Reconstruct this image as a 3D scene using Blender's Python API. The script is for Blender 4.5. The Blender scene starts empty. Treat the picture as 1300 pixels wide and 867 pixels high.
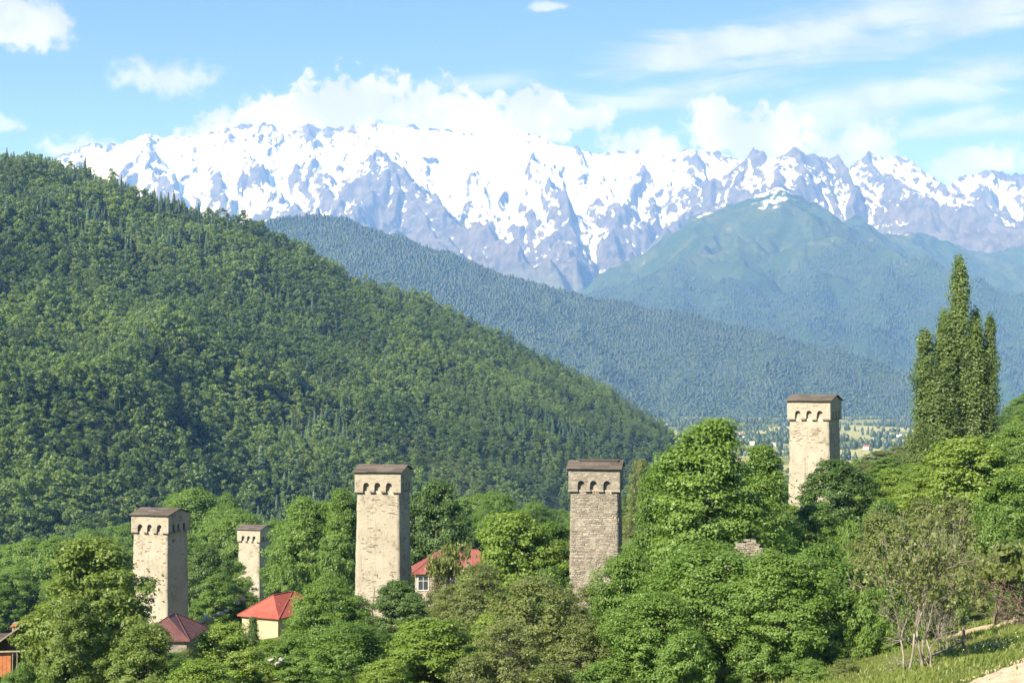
import bpy, math, random
import numpy as np
from math import radians, sin, cos, pi, sqrt, atan2
from mathutils import Vector, Matrix

random.seed(7)
RNG = np.random.default_rng(7)
C = bpy.context.scene.collection
scene = bpy.context.scene

# ------------------------------------------------------------------ camera
F = 2040.0            # focal length in photograph pixels (1300 x 867)
HORIZON = 490.0
PITCH = math.atan((HORIZON - 433.5) / F)
cam_data = bpy.data.cameras.new('camera')
cam = bpy.data.objects.new('camera', cam_data)
C.objects.link(cam)
cam.location = (0, 0, 0)
cam.rotation_euler = (pi / 2 + PITCH, 0, 0)
cam_data.sensor_width = 36
cam_data.lens = F * 36 / 1300
cam_data.clip_start = 0.5
cam_data.clip_end = 120000
scene.camera = cam

def P(px, py, D):
    """photo pixel at depth D (metres along +Y) -> world point"""
    u, v = (px - 650) / F, (433.5 - py) / F
    y = cos(PITCH) - v * sin(PITCH)
    z = sin(PITCH) + v * cos(PITCH)
    return Vector((u * D / y, D, z * D / y))

def azel(px, py):
    p = P(px, py, 1.0)
    return math.degrees(atan2(p.x, p.y)), math.degrees(atan2(p.z, math.hypot(p.x, p.y)))

# ------------------------------------------------------------------ sun, sky, exposure
SUN_EL, SUN_LEFT = 37.0, 41.0        # sun behind the camera, to its left
sx, sy, sz = -sin(radians(SUN_LEFT)) * cos(radians(SUN_EL)), -cos(radians(SUN_LEFT)) * cos(radians(SUN_EL)), sin(radians(SUN_EL))
sun_data = bpy.data.lights.new('sun', 'SUN')
sun_data.energy = 5.0
sun_data.angle = radians(0.5)
sun_data.color = (1.0, 0.965, 0.91)
sun = bpy.data.objects.new('sun', sun_data)
C.objects.link(sun)
sun.rotation_euler = Vector((sx, sy, sz)).to_track_quat('Z', 'Y').to_euler()
sun.location = (sx * 400, sy * 400, sz * 400)

scene.view_settings.view_transform = 'Standard'
scene.view_settings.look = 'None'
scene.view_settings.exposure = 1.25
scene.view_settings.gamma = 1
SKY_STRENGTH = 0.054
cy = scene.cycles
cy.use_denoising = True
cy.max_bounces = 10
cy.diffuse_bounces = 6
cy.glossy_bounces = 2
cy.transmission_bounces = 4
cy.transparent_max_bounces = 8
cy.volume_bounces = 4
cy.sample_clamp_indirect = 4

class NT:
    """small helper for node trees"""
    def __init__(self, tree):
        self.t = tree; self.n = tree.nodes; self.l = tree.links
    def node(self, typ, **kw):
        n = self.n.new(typ)
        for k, v in kw.items(): setattr(n, k, v)
        return n
    def set(self, sock, v):
        if isinstance(v, bpy.types.NodeSocket): self.l.new(v, sock)
        elif v is not None: sock.default_value = v
    def math(self, op, a, b=None, c=None, clamp=False):
        n = self.node('ShaderNodeMath', operation=op, use_clamp=clamp)
        self.set(n.inputs[0], a); self.set(n.inputs[1], b); self.set(n.inputs[2], c)
        return n.outputs[0]
    def mix(self, f, a, b, mode='MIX'):
        n = self.node('ShaderNodeMix', data_type='RGBA', blend_type=mode)
        self.set(n.inputs[0], f); self.set(n.inputs[6], a); self.set(n.inputs[7], b)
        return n.outputs[2]
    def noise(self, vec, scale, detail=4, rough=.5, dist=0, dim='3D'):
        n = self.node('ShaderNodeTexNoise', noise_dimensions=dim)
        self.set(n.inputs['Vector'], vec)
        n.inputs['Scale'].default_value = scale; n.inputs['Detail'].default_value = detail
        n.inputs['Roughness'].default_value = rough; n.inputs['Distortion'].default_value = dist
        return n.outputs['Fac']
    def smooth(self, x, lo, hi, a=0., b=1.):
        n = self.node('ShaderNodeMapRange', interpolation_type='SMOOTHSTEP')
        self.set(n.inputs[0], x); self.set(n.inputs[1], lo); self.set(n.inputs[2], hi); self.set(n.inputs[3], a); self.set(n.inputs[4], b)
        return n.outputs[0]
    def mapping(self, vec, loc=(0,0,0), rot=(0,0,0), scale=(1,1,1), typ='POINT'):
        n = self.node('ShaderNodeMapping', vector_type=typ)
        self.set(n.inputs[0], vec); n.inputs[1].default_value = loc; n.inputs[2].default_value = rot; n.inputs[3].default_value = scale
        return n.outputs[0]

world = bpy.data.worlds.new('World')
scene.world = world
world.use_nodes = True
W = NT(world.node_tree)
W.n.clear()
sky = W.node('ShaderNodeTexSky', sky_type='NISHITA')
sky.sun_disc = False
sky.sun_elevation = radians(SUN_EL)
sky.sun_rotation = atan2(sx, sy)
sky.altitude = 1500
sky.air_density = 1.0
sky.dust_density = 0.0
sky.ozone_density = 2.2
tc = W.node('ShaderNodeTexCoord')
sep = W.node('ShaderNodeSeparateXYZ'); W.l.new(tc.outputs['Generated'], sep.inputs[0])
az = W.math('MULTIPLY', W.math('ARCTAN2', sep.outputs[0], sep.outputs[1]), 180 / pi)
el = W.math('MULTIPLY', W.math('ARCSINE', sep.outputs[2]), 180 / pi)
uvn = W.node('ShaderNodeCombineXYZ'); W.l.new(az, uvn.inputs[0]); W.l.new(el, uvn.inputs[1])
uv = uvn.outputs[0]
puff = W.noise(uv, 0.62, 9, .56, 0.0, '2D')
puff2 = W.noise(W.mapping(uv, (40, 11, 0)), 1.7, 7, .55, 0.2, '2D')
wisp = W.noise(W.mapping(uv, (3, 5, 0), (0, 0, radians(-9)), (.16, .9, 1)), 1.0, 9, .6, 0.5, '2D')
pxd = math.degrees(1 / F)
def blob(px, py, rx, ry, rot, soft, op, nz, amp):
    a, e = azel(px, py)
    m = W.mapping(uv, (a, e, 0), (0, 0, radians(rot)), (rx * pxd, ry * pxd, 1), 'TEXTURE')
    ln = W.node('ShaderNodeVectorMath', operation='LENGTH'); W.l.new(m, ln.inputs[0])
    v = W.math('SUBTRACT', 1.0, ln.outputs['Value'])
    v = W.math('ADD', v, W.math('MULTIPLY', W.math('SUBTRACT', nz, .5), amp))
    return W.math('MULTIPLY', W.smooth(v, 0.0, soft), op)
CUMULUS = [  # clouds at their places in the sky: px, py, half width, half height, tilt, softness, opacity
    (30, 25, 75, 42, -8, .5, .9), (215, 99, 76, 27, 0, .7, .72), (-5, 157, 30, 16, 0, .6, .7),
    (120, 192, 70, 22, 0, .5, .9),
    (360, 160, 150, 45, 12, .35, 1.), (450, 135, 80, 52, 0, .35, 1.), (570, 150, 140, 52, -4, .4, 1.), (690, 145, 60, 38, 0, .4, 1.),
    (740, 150, 55, 22, 0, .5, .95), (820, 185, 70, 26, 0, .5, .95), (905, 165, 45, 45, 0, .45, .95), (985, 175, 95, 50, 0, .45, .95),
    (1080, 190, 90, 45, 0, .6, .9), (1240, 205, 70, 24, 8, .6, .85), (700, 8, 40, 8, 0, .6, .7),
]
CIRRUS = [
    (1000, 50, 400, 40, 9, .8, .72), (1230, 22, 230, 34, 8, .8, .72), (820, 125, 280, 24, 9, 1., .6), (1150, 118, 260, 30, 8, .8, .7),
    (1230, 160, 220, 24, 4, .8, .65), (620, 105, 200, 18, 6, 1., .45), (1060, 150, 140, 40, 10, 1., .6), (780, 90, 120, 14, 8, 1., .4),
]
mask = None
for (px, py, rx, ry, rot, so, op) in CUMULUS:
    nz = W.math('ADD', W.math('MULTIPLY', puff, .5), W.math('MULTIPLY', puff2, .5))
    b = blob(px, py, rx, ry, rot, so, op, nz, 2.4)
    mask = b if mask is None else W.math('MAXIMUM', mask, b)
for (px, py, rx, ry, rot, so, op) in CIRRUS:
    mask = W.math('MAXIMUM', mask, blob(px, py, rx, ry, rot, so, op, wisp, 2.0))
# the rest of the sky: the same broken cloud going on all round
far = W.smooth(W.math('ABSOLUTE', az), 19.5, 26.)
rest = W.math('MULTIPLY', W.smooth(wisp, .54, .8), W.math('MULTIPLY', far, .45))
mask = W.math('MAXIMUM', mask, rest)
shade = W.smooth(W.noise(W.mapping(uv, (9, 2, 0)), .55, 5, .5, 0, '2D'), .35, .65)
ccol = W.mix(shade, (5.6, 5.75, 6.6, 1), (7.6, 7.65, 8.1, 1))
skyc = W.mix(1.0, sky.outputs[0], (.80, .94, 1.08, 1), 'MULTIPLY')
col = W.mix(mask, skyc, ccol)
bg = W.node('ShaderNodeBackground'); W.l.new(col, bg.inputs[0]); bg.inputs[1].default_value = SKY_STRENGTH
wo = W.node('ShaderNodeOutputWorld'); W.l.new(bg.outputs[0], wo.inputs[0])

# ------------------------------------------------------------------ numpy noise
_perm = np.concatenate([np.random.default_rng(3).permutation(4096)] * 2)
def perlin(x, y, seed=0):
    x = np.asarray(x, float) + seed * 17.31; y = np.asarray(y, float) + seed * 9.77
    xi = np.floor(x).astype(int); yi = np.floor(y).astype(int)
    xf = x - xi; yf = y - yi
    u = xf * xf * xf * (xf * (xf * 6 - 15) + 10); v = yf * yf * yf * (yf * (yf * 6 - 15) + 10)
    def g(ix, iy, dx, dy):
        h = _perm[(_perm[ix & 4095] + iy) & 4095] * (2 * pi / 4096)
        return np.cos(h) * dx + np.sin(h) * dy
    a = g(xi, yi, xf, yf); b = g(xi + 1, yi, xf - 1, yf); c = g(xi, yi + 1, xf, yf - 1); d = g(xi + 1, yi + 1, xf - 1, yf - 1)
    return (a + u * (b - a) + v * (c + u * (d - c) - a - u * (b - a))) * 1.5
def fbm(x, y, oct=5, gain=.5, seed=0):
    s = 0; a = 1.; f = 1.
    for i in range(oct):
        s = s + a * perlin(x * f, y * f, seed + i * 3); a *= gain; f *= 2.03
    return s
def ridged(x, y, oct=5, gain=.5, seed=0):
    s = 0; a = 1.; f = 1.; w = 1.
    for i in range(oct):
        n = (1 - np.abs(perlin(x * f, y * f, seed + i * 3))) ** 2
        s = s + a * n * w; w = np.clip(n * 1.4, 0, 1); a *= gain; f *= 2.07
    return s
def sstep(x, a, b):
    t = np.clip((x - a) / (b - a), 0, 1); return t * t * (3 - 2 * t)

# ------------------------------------------------------------------ object helpers
def tag(o, label=None, cat=None, group=None, kind=None):
    if label: o['label'] = label
    if cat: o['category'] = cat
    if group: o['group'] = group
    if kind: o['kind'] = kind
    return o
def link(name, me, mat=None, parent=None):
    o = bpy.data.objects.new(name, me); C.objects.link(o)
    if mat is not None and me is not None and not me.materials: me.materials.append(mat)
    if parent is not None: o.parent = parent
    return o
def empty(name, loc=(0, 0, 0), rz=0.):
    o = bpy.data.objects.new(name, None); C.objects.link(o)
    o.location = loc; o.rotation_euler = (0, 0, rz); o.empty_display_size = .5
    return o
def np_mesh(name, verts, faces, smooth=False, attrs=None):
    """verts (n,3); faces: (m,4) or (m,3) array; attrs {name: (domain, values)}"""
    verts = np.asarray(verts, np.float32); faces = np.asarray(faces, np.int32)
    me = bpy.data.meshes.new(name)
    k = faces.shape[1]
    me.vertices.add(len(verts)); me.vertices.foreach_set('co', verts.ravel())
    me.loops.add(faces.size); me.loops.foreach_set('vertex_index', faces.ravel())
    me.polygons.add(len(faces)); me.polygons.foreach_set('loop_start', np.arange(0, faces.size, k, dtype=np.int32))
    me.polygons.foreach_set('loop_total', np.full(len(faces), k, np.int32))
    if smooth: me.polygons.foreach_set('use_smooth', np.ones(len(faces), bool))
    for an, (dom, val) in (attrs or {}).items():
        a = me.attributes.new(an, 'FLOAT', dom); a.data.foreach_set('value', np.asarray(val, np.float32))
    me.update(calc_edges=True)
    return me
class MB:
    """collects polygons of any size into one mesh, with a tone per face"""
    def __init__(self): self.v = []; self.f = []; self.t = []
    def add(self, vs, fs, tone=.5):
        b = len(self.v); self.v += [tuple(v) for v in vs]; self.f += [tuple(i + b for i in f) for f in fs]; self.t += [tone] * len(fs)
    def box(self, c, s, rz=0., tone=.5, taper=1., M=None):
        vs = []
        for k in (-1, 1):
            q = taper if k > 0 else 1.
            for (i, j) in ((-1, -1), (1, -1), (1, 1), (-1, 1)):
                x, y, z = i * s[0] / 2 * q, j * s[1] / 2 * q, k * s[2] / 2
                v = Vector((x * cos(rz) - y * sin(rz), x * sin(rz) + y * cos(rz), z))
                if M is not None: v = M @ v
                vs.append(v + Vector(c))
        self.add(vs, [(0, 3, 2, 1), (4, 5, 6, 7), (0, 1, 5, 4), (1, 2, 6, 5), (2, 3, 7, 6), (3, 0, 4, 7)], tone)
    def tube(self, pts, rs, n=6, tone=.5):
        pts = [Vector(p) for p in pts]; rings = []
        for i, p in enumerate(pts):
            d = (pts[min(i + 1, len(pts) - 1)] - pts[max(i - 1, 0)]).normalized()
            a = d.orthogonal().normalized(); b = d.cross(a)
            rings.append([p + (a * cos(2 * pi * k / n) + b * sin(2 * pi * k / n)) * rs[i] for k in range(n)])
        vs = [v for r in rings for v in r]; fs = []
        for i in range(len(pts) - 1):
            for k in range(n):
                fs.append((i * n + k, i * n + (k + 1) % n, (i + 1) * n + (k + 1) % n, (i + 1) * n + k))
        fs.append(tuple(range(n))[::-1]); fs.append(tuple((len(pts) - 1) * n + k for k in range(n)))
        self.add(vs, fs, tone)
    def mesh(self, name, smooth=False):
        me = bpy.data.meshes.new(name); me.from_pydata(self.v, [], self.f)
        a = me.attributes.new('tone', 'FLOAT', 'FACE'); a.data.foreach_set('value', np.asarray(self.t, np.float32))
        if smooth:
            me.polygons.foreach_set('use_smooth', np.ones(len(self.f), bool))
        me.update(); return me
    def build(self, name, mat, parent=None, smooth=False):
        return link(name, self.mesh(name, smooth), mat, parent)

# ------------------------------------------------------------------ materials
def new_mat(name):
    m = bpy.data.materials.new(name); m.use_nodes = True
    t = NT(m.node_tree); t.n.clear()
    out = t.node('ShaderNodeOutputMaterial')
    return m, t, out
def bsdf(t, out, col, rough=.9, spec=.2, bump=None, bstr=.4, bdist=.05):
    b = t.node('ShaderNodeBsdfPrincipled')
    t.set(b.inputs['Base Color'], col); t.set(b.inputs['Roughness'], rough)
    b.inputs['Specular IOR Level'].default_value = spec
    if bump is not None:
        n = t.node('ShaderNodeBump'); n.inputs['Strength'].default_value = bstr; n.inputs['Distance'].default_value = bdist
        t.l.new(bump, n.inputs['Height']); t.l.new(n.outputs[0], b.inputs['Normal'])
    t.l.new(b.outputs[0], out.inputs[0]); return b
def objco(t): return t.node('ShaderNodeTexCoord').outputs['Object']
def geopos(t): return t.node('ShaderNodeNewGeometry').outputs['Position']
def attr(t, name, typ='GEOMETRY'):
    return t.node('ShaderNodeAttribute', attribute_name=name, attribute_type=typ).outputs['Fac']
def rgb(c): return (c[0], c[1], c[2], 1)

LEAF_GAIN = 1.7     # a leaf reflects and lets through about this much of its pigment colour in all
def leaf_mat(name, dark, light, trans=.35, inst=False, warm=None):
    """leaves: diffuse + translucent, tone varies from leaf clump to leaf clump and from tree to tree"""
    m, t, out = new_mat(name)
    dark = [v * LEAF_GAIN for v in dark]; light = [v * LEAF_GAIN for v in light]
    tone = attr(t, 'tone')
    if inst: tr = attr(t, 'tone', 'INSTANCER')
    else: tr = t.node('ShaderNodeObjectInfo').outputs['Random']
    f = t.math('ADD', t.math('MULTIPLY', tone, .6 if not inst else .25), t.math('MULTIPLY', tr, .4 if not inst else .75), clamp=True)
    c = t.mix(f, rgb(dark), rgb(light))
    if warm is not None:
        w = attr(t, 'warm', 'INSTANCER') if inst else t.math('GREATER_THAN', attr(t, 'tone'), .97)
        c = t.mix(w, c, rgb(warm))
    d = t.node('ShaderNodeBsdfPrincipled'); t.l.new(c, d.inputs['Base Color'])
    d.inputs['Roughness'].default_value = .48; d.inputs['Specular IOR Level'].default_value = .45
    tl = t.node('ShaderNodeBsdfTranslucent')
    c2 = t.mix(1.0, c, (1.15, 1.25, .6, 1), 'MULTIPLY'); t.l.new(c2, tl.inputs[0])
    mx = t.node('ShaderNodeMixShader'); mx.inputs[0].default_value = trans
    t.l.new(d.outputs[0], mx.inputs[1]); t.l.new(tl.outputs[0], mx.inputs[2]); t.l.new(mx.outputs[0], out.inputs[0])
    return m
def bark_mat(name, a, b):
    m, t, out = new_mat(name)
    o = objco(t); n = t.noise(o, 3.0, 6, .6); n2 = t.noise(t.mapping(o, scale=(6, 6, 1)), 4, 4)
    bsdf(t, out, t.mix(t.smooth(n, .35, .65), rgb(a), rgb(b)), .95, .1, n2, .6, .03); return m
M = {}
M['bark'] = bark_mat('bark', (.07, .055, .042), (.16, .135, .11))
M['grey_bark'] = bark_mat('grey_bark', (.15, .128, .105), (.31, .275, .23))
M['red_bark'] = bark_mat('red_bark', (.11, .082, .062), (.23, .18, .14))

# plastered rubble masonry: PL = how much plaster is left
def masonry_mat(name, plaster, plaster2, stone, stone2, PL):
    m, t, out = new_mat(name)
    o = objco(t)
    big = t.noise(o, .35, 5, .6); mid = t.noise(o, 1.6, 6, .65); fine = t.noise(o, 9, 6, .7)
    bed = t.noise(t.mapping(o, scale=(.7, .7, 4.5)), 1.2, 5, .6)
    pl = t.mix(t.smooth(big, .35, .7), rgb(plaster), rgb(plaster2))
    pl = t.mix(t.smooth(bed, .52, .72, 0, .55), pl, rgb(stone2))
    v = t.node('ShaderNodeTexVoronoi', feature='F1'); v.inputs['Scale'].default_value = 2.6
    t.l.new(t.mapping(o, scale=(1, 1, 2.1)), v.inputs['Vector'])
    st = t.mix(v.outputs['Color'], rgb(stone), rgb(stone2))
    sc = t.node('ShaderNodeSeparateXYZ'); t.l.new(v.outputs['Color'], sc.inputs[0])
    st = t.mix(sc.outputs[0], rgb(stone), rgb(stone2))
    bare = t.smooth(t.math('ADD', t.math('MULTIPLY', mid, .6), t.math('MULTIPLY', big, .4)), PL, PL + .1)
    c = t.mix(bare, pl, st)
    run = t.noise(t.mapping(o, scale=(2.2, 2.2, .16)), 1.6, 5, .6)
    c = t.mix(t.smooth(run, .55, .75, 0, .5), c, rgb(stone2))
    c = t.mix(t.smooth(fine, .56, .72, 0, .55), c, (.13, .105, .08, 1))
    h = t.math('ADD', t.math('MULTIPLY', fine, .5), t.math('MULTIPLY', mid, .6))
    bsdf(t, out, c, .95, .1, h, .8, .10); return m
M['plaster'] = masonry_mat('lime_plaster', (.405, .36, .295), (.35, .305, .24), (.25, .215, .175), (.17, .145, .12), .54)
M['rubble'] = masonry_mat('rubble_wall', (.36, .325, .275), (.31, .275, .23), (.28, .245, .205), (.17, .15, .13), .42)
def stone_mat(name, a, b, c0):
    m, t, out = new_mat(name)
    o = objco(t); n = t.noise(o, 7, 6, .65); tn = attr(t, 'tone')
    c = t.mix(tn, rgb(a), rgb(b)); c = t.mix(t.smooth(n, .5, .75, 0, .6), c, rgb(c0))
    bsdf(t, out, c, .95, .1, n, .7, .05); return m
M['stone'] = stone_mat('tower_stone', (.23, .20, .168), (.41, .365, .305), (.15, .13, .108))
M['pale_stone'] = stone_mat('pale_stone', (.21, .18, .145), (.36, .315, .255), (.15, .125, .10))
M['boulder'] = stone_mat('boulder_stone', (.33, .30, .27), (.52, .48, .43), (.2, .18, .16))
def roofboard_mat(name, a, b):
    m, t, out = new_mat(name)
    o = objco(t); n = t.noise(t.mapping(o, scale=(.6, 7, 7)), 2, 5, .6); tn = t.node('ShaderNodeObjectInfo').outputs['Random']
    c = t.mix(t.math('ADD', t.math('MULTIPLY', tn, .6), t.math('MULTIPLY', n, .4)), rgb(a), rgb(b))
    bsdf(t, out, c, .9, .15, n, .5, .02); return m
M['slate'] = roofboard_mat('weathered_roof_board', (.06, .05, .043), (.175, .145, .12))
def metal_roof(name, a, b):
    m, t, out = new_mat(name)
    o = objco(t); n = t.noise(o, .9, 6, .65); n2 = t.noise(o, 8, 5, .6)
    c = t.mix(t.smooth(n, .38, .62), rgb(a), rgb(b)); c = t.mix(t.smooth(n2, .6, .75, 0, .5), c, (.16, .07, .05, 1))
    bsdf(t, out, c, .6, .3, n2, .2, .01); return m
M['red_roof'] = metal_roof('red_sheet_roof', (.31, .068, .048), (.36, .095, .068))
M['maroon_roof'] = metal_roof('faded_maroon_roof', (.10, .042, .038), (.135, .058, .052))
M['pink_roof'] = metal_roof('faded_red_roof', (.22, .066, .058), (.28, .095, .085))
def flat_mat(name, a, b, scale=1.5, rough=.85, bs=.3):
    m, t, out = new_mat(name)
    o = objco(t); n = t.noise(o, scale, 6, .6); n2 = t.noise(o, scale * 8, 4, .6)
    bsdf(t, out, t.mix(t.smooth(n, .3, .7), rgb(a), rgb(b)), rough, .2, n2, bs, .02); return m
M['cream_wall'] = flat_mat('cream_plaster_wall', (.48, .40, .27), (.40, .33, .22))
M['pink_wall'] = flat_mat('pinkish_white_wall', (.50, .40, .35), (.42, .33, .28))
M['white_frame'] = flat_mat('white_painted_wood', (.75, .75, .73), (.65, .65, .63))
M['wood'] = flat_mat('weathered_wood', (.20, .16, .12), (.32, .27, .22), 3)
M['dark_wood'] = flat_mat('dark_wood', (.06, .045, .035), (.12, .09, .07), 3)
M['orange_board'] = flat_mat('orange_stained_board', (.36, .12, .05), (.45, .18, .08), 3)
M['rust_tile'] = flat_mat('rust_red_sheet', (.30, .09, .05), (.38, .14, .08), 3)
M['post_wood'] = flat_mat('brown_fence_wood', (.18, .12, .09), (.28, .20, .15), 4)
m, t, out = new_mat('window_glass')
bsdf(t, out, (.05, .06, .07, 1), .08, .6); M['glass'] = m

# ------------------------------------------------------------------ ground heights
_ctrl = []
def G(px, py, D): _ctrl.append(P(px, py, D))
for a in ((200, 812, 200), (318, 768, 290), (480, 795, 176), (757, 765, 159), (1034, 650, 189), (1210, 597, 215), (1223, 833, 98), (1300, 838, 84),
          (1160, 842, 88), (1290, 797, 105), (1043, 850, 105), (900, 890, 108), (650, 905, 110), (400, 910, 115), (100, 915, 118), (-100, 925, 120),
          (1400, 770, 95), (1500, 690, 150), (1290, 690, 160), (0, 775, 430), (300, 745, 430), (600, 705, 430), (900, 645, 430), (1290, 545, 430),
          (1450, 470, 430), (0, 745, 620), (-300, 760, 500), (500, 715, 620), (900, 650, 620), (1290, 580, 650), (1400, 560, 650),
          (241, 850, 175), (200, 850, 180), (354, 818, 198), (330, 812, 206), (523, 766, 200), (600, 764, 206), (280, 800, 215)):
    G(*a)
for a in ((0, 0, -1.9), (0, -120, 26), (-60, 0, -14), (70, 0, 12), (0, 40, -11), (-70, 60, -26), (30, 50, -11.2), (80, 60, 2), (-160, 150, -50), (160, 200, 18), (-200, -100, -10), (200, -100, 50)):
    _ctrl.append(Vector(a))
_cx = np.array([p.x for p in _ctrl]); _cy_ = np.array([p.y for p in _ctrl]); _cz = np.array([p.z for p in _ctrl])
def _phi(r2): return r2 * np.log(r2 + 1e-9) * .5
_n = len(_ctrl)
_K = _phi((_cx[:, None] - _cx) ** 2 + (_cy_[:, None] - _cy_) ** 2) / 1e4 + np.eye(_n) * .05
_Pm = np.stack([np.ones(_n), _cx / 100, _cy_ / 100], 1)
_A = np.block([[_K, _Pm], [_Pm.T, np.zeros((3, 3))]])
_w = np.linalg.solve(_A, np.concatenate([_cz, np.zeros(3)]))
VALLEY = -98.
def ground_z(x, y):
    x = np.asarray(x, float); y = np.asarray(y, float); sh = np.broadcast(x, y).shape
    xf = np.broadcast_to(x, sh).ravel(); yf = np.broadcast_to(y, sh).ravel()
    xc = np.clip(xf, -330, 330); yc = np.clip(yf, -150, 700)
    z = _w[-3] + _w[-2] * xc / 100 + _w[-1] * yc / 100
    for i in range(_n): z = z + _w[i] * _phi((xc - _cx[i]) ** 2 + (yc - _cy_[i]) ** 2) / 1e4
    z = np.clip(z, -95, 60)
    near = z + .5 * fbm(xf / 14, yf / 14, 3, .5, 5)
    far_z = VALLEY + 7 * fbm(xf / 420, yf / 420, 4, .5, 9) + sstep(np.abs(xf) - .3 * yf, 200, 3000) * 240
    r = np.hypot(xf, yf)
    k = sstep(r, 560, 1300)
    return (near * (1 - k) + far_z * k).reshape(sh)
def gz(x, y): return float(ground_z(np.array([x]), np.array([y]))[0])

def polar_patch(name, az0, az1, naz, rs, zfun, smooth=True):
    """terrain sheet on a polar grid about the village; zfun(X, Y) -> Z, attrs"""
    a = np.radians(np.linspace(az0, az1, naz)); rs = np.asarray(rs)
    R_, A_ = np.meshgrid(rs, a, indexing='ij')
    X = R_ * np.sin(A_); Y = R_ * np.cos(A_)
    Z, at = zfun(X, Y)
    V = np.stack([X, Y, Z], -1).reshape(-1, 3)
    nr = len(rs); i, j = np.meshgrid(np.arange(nr - 1), np.arange(naz - 1), indexing='ij')
    q = (i * naz + j).ravel()
    Fc = np.stack([q, q + 1, q + naz + 1, q + naz], 1)[:, ::-1]
    me = np_mesh(name, V, Fc, smooth, {k: ('POINT', v.ravel()) for k, v in at.items()})
    return me, X, Y, Z

# ground: one sheet out to the horizon, finer in the field of view
def ground_sheet():
    az_ = np.concatenate([np.linspace(-180, -26, 60)[:-1], np.linspace(-26, 26, 230), np.linspace(26, 180, 60)[1:]])
    rs = np.concatenate([[.05], np.linspace(4, 60, 16), np.linspace(63, 330, 120), np.geomspace(340, 26000, 110)])
    a = np.radians(az_); naz = len(a)
    R_, A_ = np.meshgrid(rs, a, indexing='ij'); X = R_ * np.sin(A_); Y = R_ * np.cos(A_)
    Z = ground_z(X, Y)
    V = np.stack([X, Y, Z], -1).reshape(-1, 3)
    i, j = np.meshgrid(np.arange(len(rs) - 1), np.arange(naz - 1), indexing='ij'); q = (i * naz + j).ravel()
    return np_mesh('ground', V, np.stack([q, q + 1, q + naz + 1, q + naz], 1)[:, ::-1], True)
m, t, out = new_mat('ground_cover')
p = geopos(t)
n1 = t.noise(p, .06, 6, .6); n2 = t.noise(p, 1.3, 6, .65)
c = t.mix(t.smooth(n1, .35, .65), (.055, .085, .022, 1), (.12, .145, .04, 1))
c = t.mix(t.smooth(n2, .5, .75, 0, .6), c, (.16, .14, .075, 1))
v = t.node('ShaderNodeTexVoronoi'); v.inputs['Scale'].default_value = 1.0
t.l.new(t.mapping(p, rot=(0, 0, .5), scale=(1 / 120, 1 / 230, 0)), v.inputs['Vector'])
vs_ = t.node('ShaderNodeSeparateXYZ'); t.l.new(v.outputs['Color'], vs_.inputs[0])
fld = t.mix(t.smooth(vs_.outputs[0], .25, .75), (.13, .16, .05, 1), (.34, .33, .15, 1))
fld = t.mix(t.smooth(n1, .56, .66, 0, .9), fld, (.035, .06, .022, 1))
sp = t.node('ShaderNodeSeparateXYZ'); t.l.new(p, sp.inputs[0])
c = t.mix(t.smooth(sp.outputs[1], 900, 1500), c, fld)
bsdf(t, out, c, 1, .05, n2, .5, .2); M['ground'] = m
tag(link('ground', ground_sheet(), M['ground']), kind='structure')

# ------------------------------------------------------------------ ridge-network terrain
def ridge_height(X, Y, ridges):
    """height = the highest of many ridges, each falling away on both sides"""
    Zm = np.full(X.shape, -1e9)
    for pts, slope, pw in ridges:
        P3 = [np.array(p, float) for p in pts]
        best = np.full(X.shape, -1e9)
        for a, b in zip(P3[:-1], P3[1:]):
            dx, dy = b[0] - a[0], b[1] - a[1]; L2 = dx * dx + dy * dy
            tt = np.clip(((X - a[0]) * dx + (Y - a[1]) * dy) / L2, 0, 1)
            d = np.hypot(X - a[0] - tt * dx, Y - a[1] - tt * dy)
            sl = slope if not isinstance(slope, tuple) else np.where(dx * (Y - a[1]) - dy * (X - a[0]) > 0, slope[0], slope[1])
            h = a[2] + tt * (b[2] - a[2]) - sl * d * (1 if pw == 1 else (d / 1000 + .02) ** (pw - 1))
            best = np.maximum(best, h)
        Zm = np.maximum(Zm, best)
    return Zm
def RP(*pts): return [tuple(P(*p)) for p in pts]

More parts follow.
